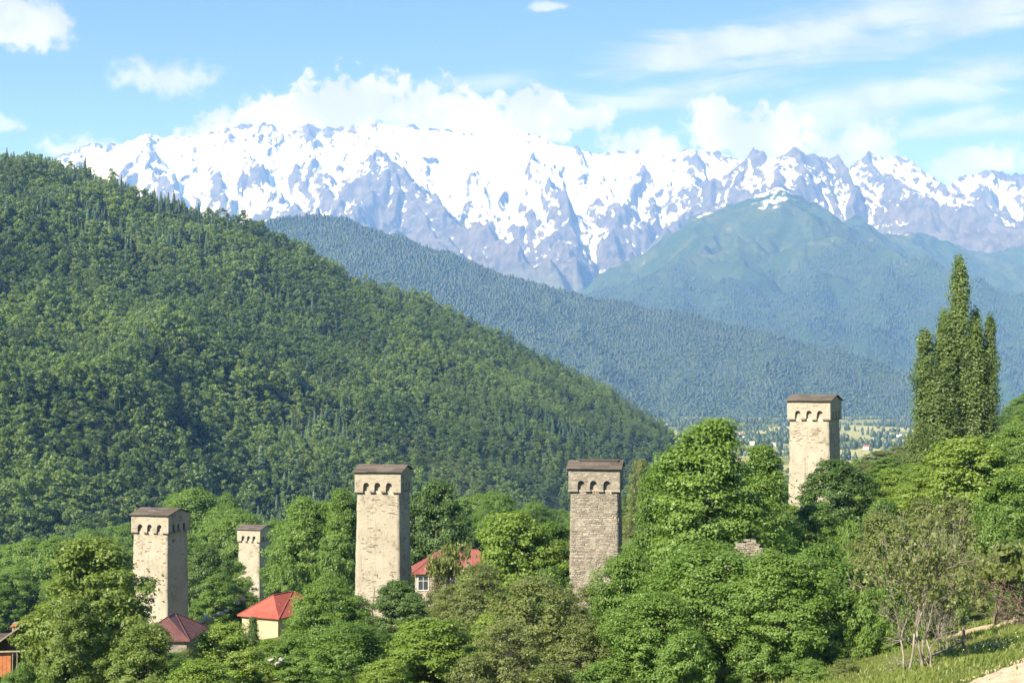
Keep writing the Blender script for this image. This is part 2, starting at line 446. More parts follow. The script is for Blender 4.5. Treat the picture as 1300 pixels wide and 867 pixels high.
# --- snow range
SNOW = [
    (RP((-500, 250, 15500), (-200, 215, 15500), (60, 205, 15500), (100, 186, 15500), (125, 184, 15500), (150, 188, 15500), (180, 171, 15400), (208, 178, 15500), (262, 172, 15500),
        (300, 164, 15400), (335, 157, 15400), (360, 168, 15500), (402, 160, 15400), (450, 163, 15500), (485, 156, 15500), (540, 164, 15700), (600, 172, 15700),
        (650, 165, 15600), (690, 178, 15600), (725, 190, 15600), (760, 197, 15700), (800, 193, 15700), (845, 196, 15600), (880, 188, 15400), (912, 196, 15300),
        (950, 203, 15200), (990, 200, 14800), (1030, 208, 14800), (1075, 226, 15000), (1102, 200, 15200), (1132, 196, 15200), (1165, 210, 15200), (1205, 227, 15200), (1245, 222, 15400),
        (1290, 217, 15600), (1400, 235, 15600), (1700, 200, 15600)), .62, 1),
    # spurs towards the valley
    (RP((180, 171, 15400), (196, 205, 14600), (225, 250, 13900), (260, 300, 13000)), .8, 1),
    (RP((125, 184, 15500), (130, 215, 14800), (150, 270, 13900)), .8, 1),
    (RP((300, 164, 15400), (318, 205, 14500), (350, 250, 13700), (390, 300, 12600)), .8, 1),
    (RP((402, 160, 15400), (392, 200, 14600), (400, 245, 13900), (420, 275, 13300)), .8, 1),
    (RP((262, 172, 15500), (270, 210, 14600), (290, 260, 13700)), .85, 1),
    (RP((485, 156, 15500), (478, 178, 14900), (492, 209, 13900), (470, 240, 13300), (438, 262, 12900), (400, 300, 12300), (330, 330, 11500)), .72, 1),
    (RP((492, 209, 13900), (530, 238, 13300), (570, 268, 12800), (620, 300, 12200), (680, 335, 11600), (730, 370, 11000), (790, 410, 10300)), .72, 1),
    (RP((492, 209, 13900), (497, 245, 13200), (480, 290, 12500), (470, 330, 11900)), .95, 1),
    (RP((530, 238, 13300), (545, 280, 12700), (560, 320, 12000)), .95, 1),
    (RP((600, 172, 15700), (590, 205, 14900), (600, 235, 14300)), .8, 1),
    (RP((650, 165, 15600), (665, 200, 14900), (700, 240, 14100), (720, 262, 13700), (700, 290, 13000), (720, 330, 12000), (760, 370, 11200)), .75, 1),
    (RP((725, 190, 15600), (740, 222, 14800), (770, 255, 14000), (790, 285, 13300), (775, 320, 12500), (800, 360, 11600)), .8, 1),
    (RP((800, 193, 15700), (805, 225, 14800), (800, 262, 14000)), .9, 1),
    (RP((880, 188, 15400), (868, 220, 14600), (880, 250, 13900), (868, 285, 13200), (835, 315, 12400), (800, 345, 11800), (770, 385, 11000)), .8, 1),
    (RP((845, 196, 15600), (838, 230, 14800), (830, 268, 13900), (820, 300, 13200)), .9, 1),
    # the rock pyramid and its ridge
    (RP((905, 225, 13900), (945, 208, 13700), (985, 196, 13500), (1012, 188, 13400), (1022, 185, 13400), (1034, 187, 13400), (1052, 202, 13300), (1072, 226, 13200), (1110, 245, 12900), (1160, 262, 12500), (1230, 285, 12000), (1310, 300, 11600)), .85, 1),
    (RP((1022, 185, 13400), (1015, 215, 13000), (985, 240, 12600)), 1.1, 1),
    (RP((1102, 200, 15200), (1115, 228, 14300), (1160, 250, 13600), (1225, 275, 12900), (1300, 298, 12300), (1400, 320, 12000)), .8, 1),
    (RP((1165, 210, 15200), (1190, 240, 14400), (1240, 265, 13600), (1310, 290, 13000)), .9, 1),
    (RP((1245, 222, 15400), (1260, 250, 14500), (1300, 275, 13800)), .9, 1),
    (RP((1290, 217, 15600), (1310, 250, 14600), (1350, 275, 13900)), .9, 1),
]
def snow_z(X, Y):
    wx = 260 * fbm(X / 1500, Y / 1500, 3, .5, 21); wy = 260 * fbm(X / 1500, Y / 1500, 3, .5, 31)
    wx += 70 * fbm(X / 330, Y / 330, 3, .5, 22); wy += 70 * fbm(X / 330, Y / 330, 3, .5, 32)
    d0 = ridge_height(X, Y, SNOW[:1])
    H = np.maximum(ridge_height(X + wx * .55, Y + wy * .55, SNOW[1:]), ridge_height(X + wx * .12, Y + wy * .35, SNOW[:1]))
    base = -150 + 0 * H
    H = np.maximum(H, base)
    wu = X + 130 * fbm(X / 700, Y / 700, 3, .5, 45)
    rib = ridged(wu / 430, Y / 2100, 4, .5, 42) - 1.0            # ribs and couloirs running down the slope
    rd = ridged(X / 900, Y / 1100, 6, .52, 41) - 1.05
    hi = sstep(H, -100, 700)
    near_crest = 1 - (.85 - .5 * sstep(fbm(X / 1900 + .7, Y / 1900, 2, .5, 47), -.25, .45)) * sstep(d0 - H, -200, 0) * sstep(H, 1700, 2300)
    H2 = H + (rd * 80 + rib * 105) * hi * near_crest + 20 * (ridged(X / 150, Y / 330, 4, .55, 51) - 1) * hi + 22 * np.abs(fbm(X / 210, Y / 900, 3, .6, 55)) * hi
    return H2, H
def snow_patch(X, Y):
    Z, H = snow_z(X, Y)
    # snow lies on gentle ground and in gullies, and thins out downhill
    gy, gx = np.gradient(Z)
    dr = np.hypot(np.gradient(X, axis=0), np.gradient(Y, axis=0)); da = np.hypot(np.gradient(X, axis=1), np.gradient(Y, axis=1))
    st = np.hypot(gy / dr, gx / da)
    def blur(A, k):
        ker = np.ones(2 * k + 1) / (2 * k + 1)
        A = np.apply_along_axis(lambda v: np.convolve(np.pad(v, k, 'edge'), ker, 'valid'), 0, A)
        return np.apply_along_axis(lambda v: np.convolve(np.pad(v, k, 'edge'), ker, 'valid'), 1, A)
    conc = np.clip((blur(Z, 6) - Z) / 30, -1.5, 1.5)
    conc2 = np.clip((blur(Z, 16) - Z) / 80, -1.5, 1.5)
    field = 0 * Z
    for (fx, fy, fd, rad, am) in ((700, 238, 14200, 1500, .75), (620, 215, 14700, 900, .6), (250, 215, 14700, 1100, .5), (150, 215, 14900, 800, .4), (490, 250, 13400, 620, -1.0), (540, 275, 12900, 600, -.7),
                              (440, 275, 12900, 500, -.8), (905, 250, 13800, 600, -.6), (1035, 212, 13300, 420, -.9), (870, 290, 13000, 700, -.6), (985, 235, 12900, 500, -.3), (790, 215, 15000, 700, .4), (1270, 240, 14700, 800, .45), (430, 185, 14900, 700, .45), (560, 178, 15200, 900, .5), (640, 172, 15400, 600, .35), (320, 172, 15200, 420, -.55), (402, 165, 15200, 300, -.6), (488, 165, 15200, 380, -.7), (800, 200, 15200, 500, -.3), (350, 240, 13900, 500, .3)):
        q = P(fx, fy, fd); field = field + am * np.exp(-((X - q.x) ** 2 + ((Y - q.y) * .8) ** 2) / (rad * .62) ** 2)
    sn = np.clip((Z - 1420) / 500, -2.2, .52) + field + .55 * conc + .5 * conc2 - 1.25 * np.clip(st - .78, -.4, 2) + .5 * fbm(X / 500, Y / 500, 4, .6, 61)
    return Z, {'snow': np.clip(sn * .5 + .5, -1, 2), 'steep': st}
m, t, out = new_mat('snow_and_rock')
p = geopos(t); sn = attr(t, 'snow'); stp = attr(t, 'steep')
f1 = t.noise(p, .012, 7, .65); f2 = t.noise(t.mapping(p, rot=(0, .25, .2), scale=(1, .22, .3)), .016, 8, .72); f3 = t.noise(p, .0016, 5, .6)
k = t.math('ADD', sn, t.math('MULTIPLY', t.math('SUBTRACT', f1, .5), 1.1))
f4 = t.noise(t.mapping(p, rot=(0, -.3, -.15), scale=(1, .3, .4)), .05, 6, .75)
k = t.math('ADD', k, t.math('MULTIPLY', t.math('SUBTRACT', f2, .5), 1.3))
k = t.math('ADD', k, t.math('MULTIPLY', t.math('SUBTRACT', f4, .5), 1.7))
snowf = t.smooth(k, .39, .61)
rock = t.mix(t.smooth(f1, .35, .65), (.055, .05, .052, 1), (.125, .11, .11, 1))
rock = t.mix(t.smooth(f2, .5, .7, 0, .6), rock, (.04, .037, .04, 1))
spz = t.node('ShaderNodeSeparateXYZ'); t.l.new(p, spz.inputs[0])
gz_ = t.math('ADD', spz.outputs[2], t.math('MULTIPLY', t.math('SUBTRACT', f3, .5), 900))
grass = t.mix(t.smooth(f1, .4, .6), (.05, .075, .035, 1), (.09, .105, .05, 1))
rock = t.mix(t.smooth(gz_, 350, 950, .85, 0), rock, grass)
c = t.mix(snowf, rock, (.74, .75, .78, 1))
bsdf(t, out, c, .85, .15, t.math('ADD', f1, f2), .7, 14); M['snowrock'] = m
me, *_ = polar_patch('mountains', -27, 27, 1250, np.concatenate([np.arange(9300, 11500, 55), np.arange(11500, 16100, 15), np.arange(16100, 18200, 120)]), snow_patch, True)
tag(link('snow_mountains', me, M['snowrock']), kind='structure')

# --- green mountain in front of it
GREEN = [
    (RP((700, 395, 9000), (780, 366, 9300), (850, 320, 9600), (905, 283, 9800), (935, 266, 9900), (960, 247, 10000), (982, 238, 10000), (1000, 243, 10000), (1040, 264, 10200), (1100, 284, 10600),
        (1200, 302, 11000), (1300, 312, 11200), (1450, 300, 11400)), .62, 1),
    (RP((982, 238, 10000), (1010, 275, 9500), (1040, 295, 9200), (1072, 302, 8900), (1130, 322, 8700), (1227, 352, 8400), (1330, 395, 8000), (1450, 450, 7600)), .55, 1),
    (RP((982, 238, 10000), (960, 290, 9300), (930, 340, 8700), (900, 390, 8000), (880, 430, 7500)), .6, 1),
    (RP((905, 283, 9800), (880, 330, 9000), (850, 375, 8300)), .65, 1),
    (RP((1040, 295, 9200), (1030, 345, 8500), (1010, 400, 7700), (1000, 440, 7300)), .6, 1),
    (RP((1130, 322, 8700), (1120, 370, 8000), (1110, 420, 7300)), .6, 1),
    (RP((1227, 352, 8400), (1220, 400, 7600), (1215, 450, 7000)), .6, 1),
    (RP((1330, 395, 8000), (1310, 440, 7400), (1300, 480, 6900)), .6, 1),
]
def green_z(X, Y):
    wx = 150 * fbm(X / 900, Y / 900, 4, .5, 71); wy = 150 * fbm(X / 900, Y / 900, 4, .5, 81)
    H = np.maximum(ridge_height(X, Y, GREEN[:1]), ridge_height(X + wx, Y + wy, GREEN[1:]))
    H = np.maximum(H, -140)
    hi = sstep(H, -140, 300)
    return H + (ridged(X / 600, Y / 600, 5, .5, 91) - 1.1) * 75 * hi
m, t, out = new_mat('alpine_slope')
p = geopos(t); f1 = t.noise(p, .006, 7, .65); f2 = t.noise(p, .03, 6, .7); f3 = t.noise(p, .0018, 5, .6)
spz = t.node('ShaderNodeSeparateXYZ'); t.l.new(p, spz.inputs[0])
zz = t.math('ADD', spz.outputs[2], t.math('MULTIPLY', t.math('SUBTRACT', f3, .5), 700))
c = t.mix(t.smooth(f1, .4, .62), (.035, .062, .018, 1), (.068, .086, .028, 1))
c = t.mix(t.smooth(f2, .46, .62, 0, .85), c, (.024, .042, .016, 1))
c = t.mix(t.smooth(t.math('ADD', f1, t.math('MULTIPLY', f3, .3)), .77, .86, 0, .7), c, (.16, .14, .12, 1))
c = t.mix(t.smooth(zz, 380, 760, 1, 0), c, t.mix(t.smooth(f2, .4, .6), (.022, .045, .02, 1), (.04, .07, .028, 1)))
snf = t.smooth(t.math('ADD', t.math('MULTIPLY', t.math('SUBTRACT', f1, .5), 900), spz.outputs[2]), 1165, 1260)
c = t.mix(snf, c, (.88, .89, .9, 1))
bsdf(t, out, c, .95, .1, t.math('ADD', f1, f2), .8, 10); M['alpine'] = m
me, *_ = polar_patch('mountain', -6, 26, 600, np.arange(6400, 12400, 25), lambda X, Y: (green_z(X, Y), {}), True)
tag(link('green_mountain', me, M['alpine']), kind='structure')

# --- wooded blue ridge across the valley
RIDGE = [
    (RP((-100, 345, 6000), (150, 330, 6000), (300, 300, 6000), (345, 281, 6000), (395, 277, 6000), (440, 280, 6000), (480, 294, 6000), (520, 310, 6000), (600, 335, 6000), (700, 365, 6000),
        (760, 380, 5950), (850, 395, 5900), (950, 415, 5800), (1050, 445, 5700), (1120, 462, 5650), (1170, 477, 5600), (1220, 500, 5500), (1300, 520, 5400)), .5, 1),
    (RP((480, 294, 6000), (520, 360, 5500), (560, 420, 5000)), .5, 1), (RP((700, 365, 6000), (730, 420, 5500), (760, 480, 5000)), .5, 1),
    (RP((600, 335, 6000), (640, 395, 5500), (670, 450, 5050)), .5, 1),
    (RP((850, 395, 5900), (860, 440, 5500), (880, 490, 5100)), .5, 1), (RP((950, 415, 5800), (970, 460, 5450), (990, 500, 5100)), .5, 1),
    (RP((1050, 445, 5700), (1060, 480, 5400), (1070, 510, 5150)), .5, 1),
]
def ridge_z(X, Y):
    wx = 120 * fbm(X / 600, Y / 600, 3, .5, 101); wy = 120 * fbm(X / 600, Y / 600, 3, .5, 111)
    H = np.maximum(ridge_height(X, Y, RIDGE[:1]), ridge_height(X + wx, Y + wy, RIDGE[1:]))
    H = np.maximum(H, -130)
    return H + fbm(X / 240, Y / 240, 4, .5, 121) * 16 * sstep(H, -130, 60)
m, t, out = new_mat('wooded_slope')
p = geopos(t); f1 = t.noise(p, .01, 6, .65); f2 = t.noise(p, .05, 5, .7)
c = t.mix(t.smooth(f1, .4, .62), (.022, .042, .018, 1), (.05, .08, .028, 1))
c = t.mix(t.smooth(f2, .5, .7, 0, .6), c, (.03, .05, .02, 1))
bsdf(t, out, c, 1, .05, f2, .8, 6); M['wooded'] = m
me, *_ = polar_patch('ridge', -19, 20, 300, np.arange(4300, 7300, 32), lambda X, Y: (ridge_z(X, Y), {}), True)
tag(link('wooded_ridge_terrain', me, M['wooded']), kind='structure')

# --- forest hill on the left
CREST = ((-450, 150, 1400), (-200, 175, 1430), (0, 213, 1450), (60, 216, 1455), (150, 243, 1465), (250, 282, 1480), (330, 299, 1500), (365, 319, 1510), (450, 362, 1530), (540, 388, 1560), (600, 415, 1580),
         (680, 454, 1600), (760, 492, 1625), (830, 533, 1645), (870, 562, 1650), (900, 590, 1650), (960, 625, 1650), (1100, 720, 1650))
_cxh = np.array([P(*c).x for c in CREST]); _cd = np.array([c[2] for c in CREST], float); _cz2 = np.array([P(*c).z for c in CREST])
def hill_z(X, Y):
    """a long wooded hill: its crest goes away to the right, its face falls towards the village"""
    Yc = np.maximum(Y, 50.)
    wu = X + 50 * fbm(X / 260, Y / 260, 3, .5, 131); wv = 45 * fbm(X / 260, Y / 260, 3, .5, 141)
    D = np.interp(X, _cxh, _cd); zc = np.interp(X, _cxh, _cz2)
    d = D - Y
    k = sstep(np.abs(d), 20, 260)
    dd = np.maximum(d + wv * k * .6, 0)
    H = zc - np.where(d > 0, .262 * dd + .00002 * dd * dd, -.75 * d)
    rib = (ridged(wu / 420 + .4, Y / 700, 3, .45, 155) - 1) * 22 + 46 * fbm(X / 480 + .3, Y / 600, 2, .4, 158) + fbm(X / 150, Y / 150, 4, .5, 151) * 10
    H = H + rib * k * sstep(H, -150, -30)
    return np.maximum(H, -135)
m, t, out = new_mat('forest_floor')
p = geopos(t); f1 = t.noise(p, .02, 6, .65); f2 = t.noise(p, .25, 5, .7)
c = t.mix(t.smooth(f1, .4, .6), (.03, .045, .015, 1), (.065, .085, .025, 1))
c = t.mix(t.smooth(f2, .5, .7, 0, .6), c, (.09, .075, .045, 1))
bsdf(t, out, c, 1, .05, f2, .8, 1.5); M['forest_floor'] = m
me, *_ = polar_patch('hill', -34, 10, 230, np.geomspace(420, 3700, 190), lambda X, Y: (hill_z(X, Y), {}), True)
tag(link('forest_hill', me, M['forest_floor']), kind='structure')
# bare slip of earth at the hill foot is left in the forest cover below

# ------------------------------------------------------------------ leaves
def leaf_quads(cen, nrm, size, rng, elong=1.5, spin=None):
    """one bent quad per leaf spray"""
    n = len(cen)
    nrm = nrm / (np.linalg.norm(nrm, axis=1, keepdims=True) + 1e-9)
    r = rng.normal(size=(n, 3))
    if spin is not None: r = r * .35 + np.asarray(spin)
    a = r - (r * nrm).sum(1, keepdims=True) * nrm
    a /= np.linalg.norm(a, axis=1, keepdims=True) + 1e-9
    b = np.cross(nrm, a)
    s = np.asarray(size)[:, None]
    A = a * s * elong * .5; B = b * s * .5
    k = nrm * s * .18
    v = np.stack([cen - A, cen - B * rng.uniform(.7, 1.2, (n, 1)) + k, cen + A, cen + B * rng.uniform(.7, 1.2, (n, 1)) + k], 1).reshape(-1, 3)
    f = np.arange(4 * n).reshape(-1, 4)
    return v, f
def sphere_dirs(n, rng):
    d = rng.normal(size=(n, 3)); return d / np.linalg.norm(d, axis=1, keepdims=True)

def crown_clusters(H, R, base, n, rng, shape='round', lobes=.3):
    """cluster centres inside an uneven crown envelope; base = height where the crown starts"""
    ph = rng.uniform(0, 6.28, 8)
    out = []
    while len(out) < n:
        tt = rng.uniform(0.0, 1.0); an = rng.uniform(0, 2 * pi)
        if shape == 'round': pr = max(.12, sin(pi * (tt * .92 + .06)) ** .62)
        elif shape == 'ash': pr = max(.14, (1 - tt) ** .55 * min(1, (tt + .12) / .35) ** .6)
        elif shape == 'dome': pr = max(.1, (1 - tt ** 2.2) ** .5)
        elif shape == 'cone': pr = max(.06, (1 - tt) * min(1, (tt + .1) / .2))
        lob = 1 + lobes * (sin(2 * an + ph[0] + 3 * tt) * .5 + sin(3 * an + ph[1] - 5 * tt) * .5 + .6 * sin(5 * tt * 2 + ph[2] + an))
        rr = R * pr * lob * (rng.uniform(.25, 1) ** .5)
        out.append((rr * cos(an), rr * sin(an), base + tt * (H - base)))
    return np.array(out)

def tree_meshes(name, seed, H, R, base_f, ncl, per, leaf, shape='round', lobes=.3, rc=.20, flat=.62, up=.55, limbs=16, trunk_r=.22, twigs=0, droop=0.):
    rng = np.random.default_rng(seed)
    base = H * base_f
    cc = crown_clusters(H * .96, R * .86, base, ncl, rng, shape, lobes)
    rad = R * rc * rng.uniform(.65, 1.4, ncl)
    ctr = np.array([0, 0, base + (H - base) * .35])
    V, Fc, T = [], [], []
    idx = np.repeat(np.arange(ncl), per)
    idx = idx[rng.random(len(idx)) < np.clip((rad[idx] / rad.max()) ** 1.6 + .25, 0, 1)]
    d = sphere_dirs(len(idx), rng)
    d[:, 2] = np.abs(d[:, 2]) * np.where(rng.random(len(d)) < .78, 1, -1)
    rr = rad[idx] * rng.uniform(.3, 1.05, len(idx)) ** .6 * (1 + .55 * np.abs(rng.normal(size=len(idx))) * (rng.random(len(idx)) < .3))
    off = d * rr[:, None] * np.array([1, 1, flat])
    cen = cc[idx] + off
    cen[:, 2] -= droop * rr * rng.random(len(idx))
    outw = cen - ctr; outw /= np.linalg.norm(outw, axis=1, keepdims=True)
    nrm = .6 * d + .65 * outw + np.array([0, 0, up * .55]) + .5 * rng.normal(size=d.shape)
    size = leaf * rng.uniform(.6, 1.35, len(idx))
    v, f = leaf_quads(cen, nrm, size, rng)
    ct = rng.uniform(0, 1, ncl)
    tone = np.clip(ct[idx] * .5 + rng.uniform(-.05, .55, len(idx)), 0, 1)
    crown = np_mesh(name + '_crown', v, f, False, {'tone': ('FACE', tone)})
    # trunk and limbs
    mb = MB()
    top = base + (H - base) * .72
    npt = 9
    wob = rng.normal(0, .025 * H, (npt, 2)).cumsum(0) * .35; wob[0] = 0
    tp = [Vector((wob[i, 0], wob[i, 1], -1.2 + (top + 1.2) * i / (npt - 1))) for i in range(npt)]
    tr = [trunk_r * (1.35 if i == 0 else 1) * (1 - .85 * i / (npt - 1)) for i in range(npt)]
    mb.tube(tp, tr, 8)
    order = rng.permutation(ncl)[:limbs]
    for k in order:
        c_ = Vector(cc[k]); h0 = max(base * .55, c_.z - Vector((c_.x, c_.y)).length * rng.uniform(.5, 1.1) - .08 * H)
        h0 = min(h0, top * .95)
        i = (h0 + 1.2) / (top + 1.2) * (npt - 1); i0 = max(0, min(npt - 2, int(i)))
        s_ = tp[i0].lerp(tp[i0 + 1], max(0, min(1, i - i0)))
        r0 = max(.03, tr[i0] * .5)
        mid = s_.lerp(c_, .5) + Vector((rng.normal(0, .06), rng.normal(0, .06), .07 * H * .5 + rng.normal(0, .02) * H))
        q1 = s_.lerp(mid, .55) + Vector(rng.normal(0, .02 * H, 3)) * .4; q2 = mid.lerp(c_, .55) + Vector(rng.normal(0, .02 * H, 3)) * .4
        pts = [s_, q1, mid, q2, c_]
        mb.tube(pts, [r0, r0 * .8, r0 * .6, r0 * .42, .012], 5)
        for w_ in range(twigs):
            f0 = rng.uniform(.3, .95); i1 = min(3, int(f0 * 4)); a_ = pts[i1].lerp(pts[i1 + 1], f0 * 4 - i1)
            e_ = a_ + Vector(rng.normal(0, 1, 3)).normalized() * R * rng.uniform(.15, .4) + Vector((0, 0, R * .12))
            m_ = a_.lerp(e_, .5) + Vector(rng.normal(0, .05 * R, 3))
            mb.tube([a_, m_, e_], [max(.014, r0 * .28), max(.011, r0 * .2), .007], 3)
    trunk = mb.mesh(name + '_trunk', True)
    return trunk, crown

def poplar_meshes(name, seed, stems, H):
    """upright stems close together, each a narrow plume"""
    rng = np.random.default_rng(seed)
    cen, nr, tone = [], [], []; mb = MB()
    for (x, y, h, r, ln) in stems:
        n = int(h * r * 13); base = 1.0
        for i in range(n):
            tt = rng.random() ** .9
            prof = r * min(1, (tt + .03) / .22) ** .6 * max(0, 1 - tt ** 2.6) ** .7 * (1 + .28 * sin(tt * 23 + x * 3) + .2 * rng.normal())
            an = rng.uniform(0, 2 * pi); q = rng.uniform(.35, 1) ** .5
            z = base + tt * (h - base)
            c_ = np.array([x + ln * z + prof * q * cos(an), y + prof * q * sin(an), z])
            k = 42
            cen.append(c_ + rng.normal(0, 1, (k, 3)) * np.array([.26, .26, .55]))
            nr.append(np.array([cos(an), sin(an), .45]) + .55 * rng.normal(size=(k, 3)))
            tone.append(np.clip(rng.uniform(0, .6) + rng.uniform(0, .4, k), 0, 1))
        mb.tube([(x * .5, y * .5, -1.5), (x * .8, y * .8, 1.5), (x + ln * h * .5, y, h * .5), (x + ln * h, y, h * .93)], [.34, .26, .15, .02], 6)
        for j in range(int(h * 2.2)):
            z = rng.uniform(2, h * .9); an = rng.uniform(0, 6.28); l = r * .8
            mb.tube([(x + ln * z, y, z), (x + ln * z + l * .5 * cos(an), y + l * .5 * sin(an), z + .8), (x + ln * z + l * .8 * cos(an), y + l * .8 * sin(an), z + 2.0)], [.05, .03, .01], 4)
    cen = np.concatenate(cen); nr = np.concatenate(nr); tone = np.concatenate(tone)
    v, f = leaf_quads(cen, nr, .18 * rng.uniform(.6, 1.35, len(cen)), rng, 1.4)
    return mb.mesh(name + '_trunk', True), np_mesh(name + '_crown', v, f, False, {'tone': ('FACE', tone)})

def bare_tree_meshes(name, seed, H, stems, leaves, spread=.55, leaf=.16):
    """forked twiggy tree with pale limbs and few leaves"""
    rng = np.random.default_rng(seed); mb = MB(); ends = []
    def grow(p, d, L, r, depth):
        pts = [p]; q = p; dd = d
        for i in range(3):
            dd = (dd + Vector(rng.normal(0, .13, 3)) + Vector((0, 0, .03))).normalized()
            q = q + dd * L / 3; pts.append(q)
        r1 = r * .66
        mb.tube(pts, [r, r * .9, r * .78, r1], 6 if depth > 3 else (4 if depth > 1 else 3))
        if depth <= 1: ends.append((pts[2], q))
        if depth == 0: return
        for k in range(2 if rng.random() < .45 else 3):
            side = Vector(rng.normal(0, 1, 3)); side = (side - dd * side.dot(dd)).normalized()
            nd = (dd + side * spread * rng.uniform(.6, 1.5)).normalized()
            if rng.random() < .25: nd = (nd + Vector((0, 0, -.25))).normalized()
            grow(pts[rng.integers(1, 4)] if k else q, nd, L * rng.uniform(.62, .86), max(.015, r1 * rng.uniform(.6, .85)), depth - 1)
    for (x, y, lean, hh) in stems:
        grow(Vector((x, y, -.8)), Vector((lean, rng.normal(0, .08), 1)).normalized(), H * .27 * hh, .085 * hh, 6)
    n = min(leaves, len(ends) * 6)
    idx = rng.integers(0, len(ends), n)
    a = np.array([tuple(ends[i][0]) for i in idx]); b = np.array([tuple(ends[i][1]) for i in idx])
    tt = rng.random((n, 1)); cen = a + (b - a) * tt + rng.normal(0, .10, (n, 3))
    keep = cen[:, 2] > H * .30; cen = cen[keep]; n = len(cen)
    v, f = leaf_quads(cen, rng.normal(size=(n, 3)) + np.array([0, 0, .5]), leaf * rng.uniform(.6, 1.3, n), rng)
    return mb.mesh(name + '_trunk', True), np_mesh(name + '_crown', v, f, False, {'tone': ('FACE', rng.random(n))})

L_ash = leaf_mat('ash_leaves', (.062, .115, .020), (.140, .205, .046), .46)
L_bright = leaf_mat('bright_leaves', (.085, .140, .020), (.175, .228, .048), .48)
L_walnut = leaf_mat('walnut_leaves', (.072, .112, .022), (.150, .190, .048), .46)
L_dark = leaf_mat('dark_leaves', (.042, .080, .020), (.092, .138, .038), .40)
L_olive = leaf_mat('olive_leaves', (.075, .10, .026), (.14, .16, .052), .40)
L_poplar = leaf_mat('poplar_leaves', (.062, .098, .026), (.130, .172, .054), .44)
L_brown = leaf_mat('budding_leaves', (.10, .10, .04), (.16, .15, .06), .35)

SPEC = {}
def spec(key, meshes, lm, bm, H, Wd):
    co = np.zeros(len(meshes[1].vertices) * 3, np.float32); meshes[1].vertices.foreach_get('co', co); co = co.reshape(-1, 3)
    H = float(np.percentile(co[:, 2], 99.8)); Wd = float(np.ptp(np.percentile(co[:, 0], (.2, 99.8))) + np.ptp(np.percentile(co[:, 1], (.2, 99.8)))) / 2
    SPEC[key] = dict(trunk=meshes[0], crown=meshes[1], H=H, W=Wd)
    meshes[0].materials.append(M[bm]); meshes[1].materials.append(lm)
def mk(key, lm, bm='bark', H=12, R=5, **kw):
    kw['leaf'] *= .6; kw['per'] = int(kw['per'] * 1.6); kw['ncl'] = int(kw['ncl'] * 1.9); kw['rc'] *= .74
    spec(key, tree_meshes(key, hash_(key), H, R, **kw), lm, bm, H, 2 * R)
def hash_(s): return sum(ord(c) * (i + 3) for i, c in enumerate(s)) % 9973
mk('ash_one', L_ash, H=17, R=6.3, base_f=.16, ncl=150, per=150, leaf=.30, shape='ash', lobes=.34, rc=.2, limbs=40, trunk_r=.33)
mk('ash_two', L_ash, H=14, R=6.0, base_f=.12, ncl=130, per=150, leaf=.30, shape='round', lobes=.34, rc=.21, limbs=36, trunk_r=.3)
mk('walnut', L_walnut, H=14, R=5.4, base_f=.1, ncl=120, per=140, leaf=.31, shape='round', lobes=.36, rc=.2, limbs=40, trunk_r=.3)
mk('round_tree', L_ash, H=11, R=4.6, base_f=.1, ncl=90, per=150, leaf=.29, shape='round', lobes=.26, rc=.22, limbs=24)
mk('dark_tree', L_dark, H=11, R=4.4, base_f=.1, ncl=90, per=150, leaf=.29, shape='round', lobes=.28, rc=.22, limbs=24)
mk('bright_tree', L_bright, H=9, R=4.4, base_f=.08, ncl=80, per=150, leaf=.27, shape='dome', lobes=.24, rc=.23, limbs=20)
mk('bright_bush', L_bright, H=5, R=3.2, base_f=.03, ncl=55, per=130, leaf=.22, shape='dome', lobes=.22, rc=.25, limbs=12, trunk_r=.1)
mk('green_bush', L_ash, H=4.4, R=3.0, base_f=.03, ncl=50, per=120, leaf=.22, shape='dome', lobes=.3, rc=.25, limbs=12, trunk_r=.1)
mk('olive_tree', L_olive, 'grey_bark', H=9, R=4.2, base_f=.10, ncl=90, per=90, leaf=.22, shape='dome', lobes=.3, rc=.2, limbs=60, trunk_r=.16, twigs=8)
mk('olive_bush', L_olive, 'grey_bark', H=4.4, R=2.8, base_f=.04, ncl=50, per=90, leaf=.19, shape='dome', lobes=.3, rc=.25, limbs=30, trunk_r=.08, twigs=5)
mk('spiry_tree', L_dark, H=9, R=2.6, base_f=.05, ncl=90, per=120, leaf=.2, shape='cone', lobes=.25, rc=.26, limbs=18, trunk_r=.14)
spec('poplar_tall', poplar_meshes('poplar_tall', 5, [(0, 0, 25.5, 1.35, 0), (-1.3, .3, 19, 1.1, -.01), (1.1, -.4, 17.5, 1.1, .02), (.3, .9, 15, 1.2, 0)], 25.5), L_poplar, 'bark', 25.5, 5.0)
spec('poplar_pair', poplar_meshes('poplar_pair', 6, [(.7, 0, 20, 1.2, .01), (-.7, .3, 19, 1.15, -.02), (0, -.5, 14, 1.3, 0)], 20), L_poplar, 'bark', 20, 4.2)
spec('poplar_low', poplar_meshes('poplar_low', 8, [(0, 0, 11, 1.2, 0), (-1.1, .3, 8, 1.0, -.04), (1, .2, 9, 1.1, .03)], 11), L_poplar, 'bark', 11, 4.0)
spec('bare_tree', bare_tree_meshes('bare_tree', 12, 8.6, [(-.7, 0, -.08, 1.), (0.3, .2, -.02, 1.05), (-.9, .3, -.16, .85), (.5, -.2, .14, .92), (-.1, .4, .05, .9)], 4600, .42, .15), L_olive, 'grey_bark', 8.6, 7.0)
spec('orchard_tree', bare_tree_meshes('orchard_tree', 21, 5.6, [(0, 0, .05, 1.), (.15, .1, -.3, .8), (-.1, 0, .3, .8)], 5200, .6, .17), L_olive, 'red_bark', 5.6, 5.5)

